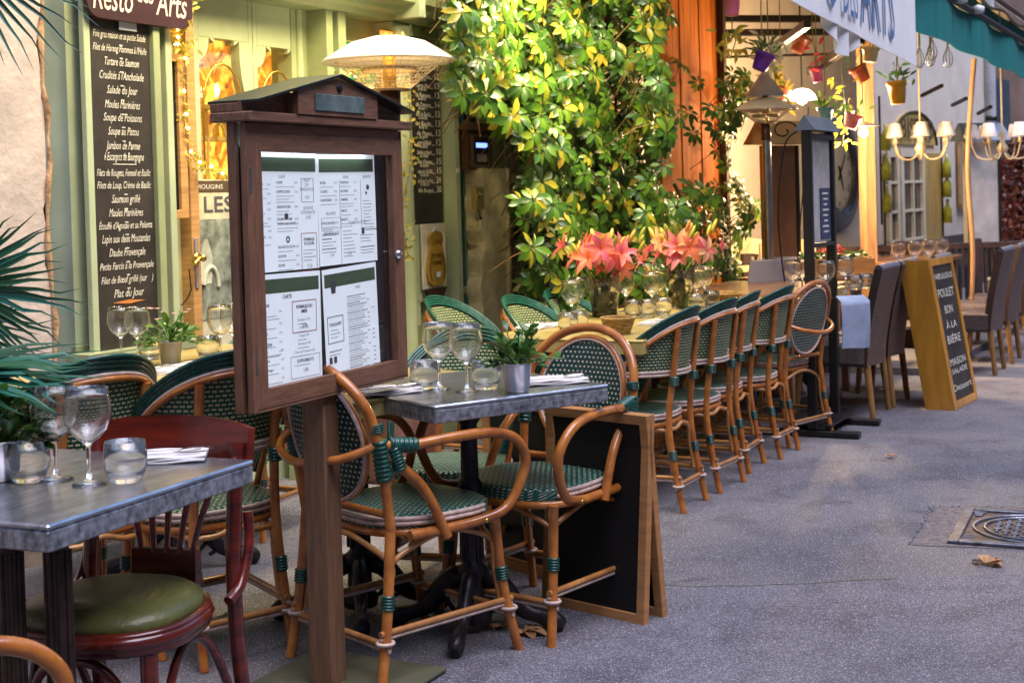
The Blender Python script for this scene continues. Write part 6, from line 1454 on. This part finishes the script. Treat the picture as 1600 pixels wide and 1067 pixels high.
# reddish hanging shrub
q=Pd(1590,330,14.0); gq=thing('russet_shrub','dense russet brown climbing shrub at the right edge','shrub',(q.x,q.y,0),0); b=MB(); rd=random.Random(8)
for k in range(2600):
    z=rd.uniform(.75,1.85); wd=.14+.38*(1-(abs(z-1.1)/.8)**2 if abs(z-1.1)<.8 else 0); p=Vector((rd.gauss(0,.22)*wd*1.4+.05*z,rd.gauss(0,.14),z)); b.leaf(p,Vector((rd.uniform(-1,1),rd.uniform(-1,1),rd.uniform(-1,.4))),Vector((0,-1,.3)),.055,.03,rd.random(),.2,.3,3)
b.build('foliage',leafm('russet_leaf',[(0,(.09,.018,.012)),(.6,(.22,.05,.03)),(1,(.32,.11,.05))]),gq)
b=MB(); b.tube([(0,0,0),(.02,0,.8),(0,0,1.7)],.03,8); b.build('stem',M_soil,gq)
# ---- hanging pots
def hpot(label,px,py,dep,r,h,col,tilt=0,plant=0,cord=1,seed=0,cm=.02):
    q=Pd(px,py,dep); rd=random.Random(seed); gq=thing('hanging_pot',label,'flower pot',tuple(q),0,'coloured pots hung under the canopy')
    M=Matrix.Rotation(tilt,3,'Y'); nm='pot_'+'%02d%02d%02d'%tuple(int(c*99) for c in col)
    m=MATS.get(nm) or mat(nm,col,.4,var=.06,coat=.2)
    b=MB(); b.lathe([(0,-h/2),(r*.68,-h/2),(r*.72,-h/2+.01),(r*.93,h*.28),(r*1.03,h*.28),(r*1.05,h/2),(r*.98,h/2),(r*.9,h*.2),(r*.65,-h/2+.02),(0,-h/2+.02)],24,(0,0,0),M); b.build('pot',m,gq)
    if cord:
        b=MB(); b.tube([(0,0,h*.4),(0,0,.9)],.004,5); b.tube([M@Vector((r,0,h*.4)),Vector((0,0,h*.5+.12)),M@Vector((-r,0,h*.4))],.003,4); b.build('cord',mat('jute_cord',(.4,.28,.15),.8),gq)
    if plant:
        b=MB()
        for k in range(plant): 
            d=Vector((rd.uniform(-1,1),rd.uniform(-1,1),rd.uniform(.1,1.4))).normalized(); p=M@Vector((rd.uniform(-.6,.6)*r,rd.uniform(-.6,.6)*r,h*.4))+d*rd.uniform(.0,.12); b.leaf(p,d,Vector((0,-1,.5)),.06,.02,rd.random(),.2,.5,3)
        b.build('foliage',M_leafp,gq)
hpot('pink pot at the top beside the timber post',1144,8,8.2,.052,.13,(.75,.16,.30),0,0,seed=1)
hpot('deep purple tilted pot with trailing flowers',1191,97,8.6,.062,.11,(.16,.03,.48),.45,26,seed=2)
hpot('pink tilted pot left of the bright dome lamp',1221,146,10.2,.06,.10,(.80,.18,.20),.3,0,seed=3)
hpot('mauve pot right of the bright dome lamp',1276,117,10.4,.05,.115,(.30,.06,.32),-.15,0,seed=4)
hpot('terracotta pot hung under the canopy beams',1250,70,10.6,.07,.13,(.42,.10,.04),.5,0,seed=5)
hpot('terracotta pot hung beside the banner lace',1345,116,10.2,.065,.12,(.40,.09,.04),-.5,8,seed=6)
hpot('sky blue pot standing high between the lamps',1290,180,9.9,.055,.10,(.10,.42,.70),0,18,seed=7)
hpot('pale pink tilted pot beside the bare bulb',1331,190,10.0,.06,.10,(.82,.26,.34),.35,10,seed=8)
hpot('bright yellow pot hanging alone under the banner end',1402,145,9.8,.068,.16,(.85,.47,.02),-.08,14,seed=9)
hpot('cream pot tucked under the banner edge',1360,86,9.6,.06,.10,(.72,.62,.35),.1,6,seed=10)
# trailing plants
def trail(label,px,py,dep,n,L,seed,m=M_leafp):
    q=Pd(px,py,dep); rd=random.Random(seed); gq=thing('trailing_plant',label,'plant',tuple(q),0,'trailing plants under the canopy'); b=MB(); s=MB()
    s.tube([(0,0,.25),(0,0,0),(.02,0,-L*.5),(-.01,0,-L)],.004,5)
    for k in range(n): b.leaf(Vector((rd.gauss(0,.05),rd.gauss(0,.05),-rd.random()*L)),Vector((rd.uniform(-1,1),rd.uniform(-1,1),rd.uniform(-1,.5))),Vector((0,-1,.4)),.07,.028,rd.random(),.2,.4,3)
    b.build('foliage',m,gq); s.build('stem',mat('plant_stem',(.16,.24,.05)),gq)
trail('bushy golden green plant trailing below the purple pot',1208,105,9.6,60,.30,1,M_vine); trail('slim vine with yellow flowers above the pink tilted pot',1316,120,10.1,34,.50,2,M_vine); trail('thin stem above the yellow pot',1402,95,9.8,10,.15,3); trail('dried golden bundle hanging by the timber post',1144,45,8.6,30,.16,4,M_vine); trail('pale flowering sprays above the purple pot',1200,55,8.8,40,.2,5,leafm('pale_spray',[(0,(.5,.55,.4)),(1,(.7,.68,.6))])); trail('red paper leaves on a thread right of the terracotta pot',1270,60,10.3,8,.25,6,M_geran)
# whisks on a ring
q=Pd(1455,45,9.6); gq=thing('whisk_ring','metal ring with hanging kitchen whisks at the end of the banner','ornament',tuple(q),0)
b=MB(); b.tube([(.11*math.cos(k*PI/12),.11*math.sin(k*PI/12),0) for k in range(24)],.006,6,True); b.tube([(0,0,.16),(.11,0,0)],.003,4); b.tube([(0,0,.16),(-.11,0,0)],.003,4); b.tube([(0,0,.16),(0,0,.5)],.004,4); b.build('ring',M_steel,gq)
for k,(x_,y_,L_) in enumerate(((-.09,-.02,.12),(-.03,-.11,.08),(.02,.10,.10),(.10,-.03,.12))):
    b=MB(); b.tube([(x_,y_,0),(x_,y_,-L_)],.008,6)
    w_=b.build('whisk',M_steel if k!=1 else mat('orange_handle',(.8,.16,.05),.4),gq); b=MB()
    for j in range(4):
        a=j*PI/4; c_,s_=math.cos(a),math.sin(a); b.tube(crs([(x_,y_,-L_),(x_+.032*c_,y_+.032*s_,-L_-.08),(x_+.025*c_,y_+.025*s_,-L_-.13),(x_,y_,-L_-.15),(x_-.025*c_,y_-.025*s_,-L_-.13),(x_-.032*c_,y_-.032*s_,-L_-.08),(x_,y_,-L_)],3),.0022,4)
    b.build('wire_loops',M_steel,w_)
# lamps
def plamp(label,px,py,dep,r,power,bulb_only=False):
    q=Pd(px,py,dep); gq=thing('pendant_lamp',label,'lamp',tuple(q),0,'lit pendant lamps')
    b=MB(); b.tube([(0,0,r*.9),(0,0,1.0)],.005,5); b.build('cord',M_blackm,gq)
    if not bulb_only:
        b=MB(); b.lathe([(.02,r*.75),(r*.5,r*.66),(r*.85,r*.35),(r,0),(r*.97,0),(r*.82,r*.33),(r*.48,r*.62),(.02,r*.71)],28); b.build('shade',emit('lit_opal_shade',(1,.86,.62),2.2),gq)
    else:
        b=MB(); b.lathe([(.02,r*.9),(r*1.3,r*.55),(r*1.35,r*.5),(.02,r*.8)],28); b.build('shade',M_white,gq)
    b=MB(); b.lathe([(0,-r*.35),(r*.3,-r*.2),(r*.38,0),(r*.25,r*.25),(r*.1,r*.45),(0,r*.5)],16); b.build('bulb',M_bulb,gq)
    lamp('lamp_light','POINT',(0,0,-r*.75),power,(1,.68,.36),.05,parent=gq)
plamp('glowing white dome pendant above the brown notice case',1253,156,10.6,.11,44)
plamp('bare bright bulb with a small flat shade over the clock',1349,208,10.3,.09,44,True)
# conical lamp = second patio heater
q=Pd(1196,172,9.2); hg2,_=heater('patio_heater','smaller patio heater with a conical cap beside the timber post',0,0,0,.21,loc=Vector((q.x,q.y,q.z)))
b=MB(); b.lathe([(0,q.z+.26),(.015,q.z+.25),(.125,q.z+.10),(.13,q.z+.085),(.12,q.z+.085),(0,q.z+.2)],28); b.build('cone_cap',mat('lilac_grey_enamel',(.36,.36,.45),.35),hg2)
# chandeliers
def chand(label,px,py,dep,R_,n,a0=0):
    q=Pd(px,py,dep); gq=thing('chandelier',label,'chandelier',tuple(q),0,'brass chandeliers with small white shades')
    b=MB(); b.lathe([(0,-.12),(.03,-.1),(.05,-.05),(.02,0),(.03,.05),(.008,.1),(.006,1.1)],12); b.build('stem',mat('ivory_brass',(.62,.52,.36),.4,metal=.3),gq)
    for k in range(n):
        a=a0+2*PI*k/n; c_,s_=math.cos(a),math.sin(a)
        b=MB(); b.tube(crs([(0,0,-.06),(R_*.35*c_,R_*.35*s_,-.14),(R_*.8*c_,R_*.8*s_,-.12),(R_*c_,R_*s_,-.02)],5),.008,6); b.lathe([(0,-.02),(.022,-.01),(.016,.03),(.009,.05)],8,(R_*c_,R_*s_,0)); ar=b.build('arm',mat('ivory_brass',(.62,.52,.36),.4,metal=.3),gq)
        b=MB(); b.lathe([(.066,.04),(.042,.15),(.040,.15),(.063,.04)],16,(R_*c_,R_*s_,0)); b.build('shade',mat('white_fabric_shade',(.72,.66,.66),.7),ar)
chand('brass chandelier with five small white shades in front of the glazed doors',1438,222,11.4,.23,6,.3)
chand('brass chandelier with small white shades at the right edge',1566,222,11.6,.24,6,.8)
# wrought iron scroll
q=Pd(1225,205,9.0); gq=thing('iron_scroll','black wrought iron scroll ornament beside the notice case','ornament',tuple(q),0); b=MB()
sp=[(.09*math.cos(k/3)*(1-k/26),0,.07*math.sin(k/3)*(1-k/26)) for k in range(22)]; b.tube(sp,.006,6); b.tube(crs([(.09,0,0),(.0,0,-.1),(-.05,0,-.5),(-.02,0,-.95),(.05,0,-1.25)],6),.006,6); b.build('scroll',M_blackm,gq)
b=MB(); b.tube(crs([(.16,0,.15),(.10,0,-.5),(.02,0,-1.0),(-.25,-.02,-1.3)],6),.004,5); b.build('cable',M_blackm,gq)
# ================================================================== LIT FIXTURES OF THE FACADE
def spotfix(label,t,z,o,power,tgt,col=(1,.80,.38),spot=110,sz=.06):
    p=fac(t,z,o); gq=thing('facade_spotlight',label,'lamp',tuple(p),UROT,'warm spotlights over the shopfront')
    b=MB(); b.lathe([(.02,.06),(.045,.05),(.055,-.03),(.05,-.03),(.04,.03),(0,.04)],16); b.build('housing',M_blackm,gq)
    b=MB(); b.tube([(0,0,.05),(0,.02,.2)],.01,6); b.build('bracket',M_blackm,gq)
    d=(tgt-p).normalized(); rot=d.to_track_quat('-Z','Y').to_euler()
    l=lamp('spot_light','SPOT',tuple(p+d*.05),power,col,.22,rot,spot)
    l.parent=gq; l.matrix_parent_inverse=Matrix.Identity(4); l.matrix_basis=gq.matrix_basis.inverted()@(Matrix.Translation(p+d*.05)@rot.to_matrix().to_4x4())
for i_,(t,z,o,pw_,tt,tz) in enumerate(((-1.3,3.1,1.0,38,-.9,1.1),(-.2,3.1,1.0,56,-.1,1.3),(.8,3.1,1.0,56,.9,1.3),(1.15,2.6,1.35,95,2.15,.9),(2.4,3.3,1.3,54,2.3,2.3),(3.9,3.0,1.6,40,3.2,.7))):
    spotfix(('spotlight over the tall chalkboard','spotlight over the glazed door','spotlight over the price chalkboard','spotlight over the plaster pier','spotlight over the climbing plant','spotlight over the lilies')[i_],t,z,o,pw_,fac(tt,tz,.1))
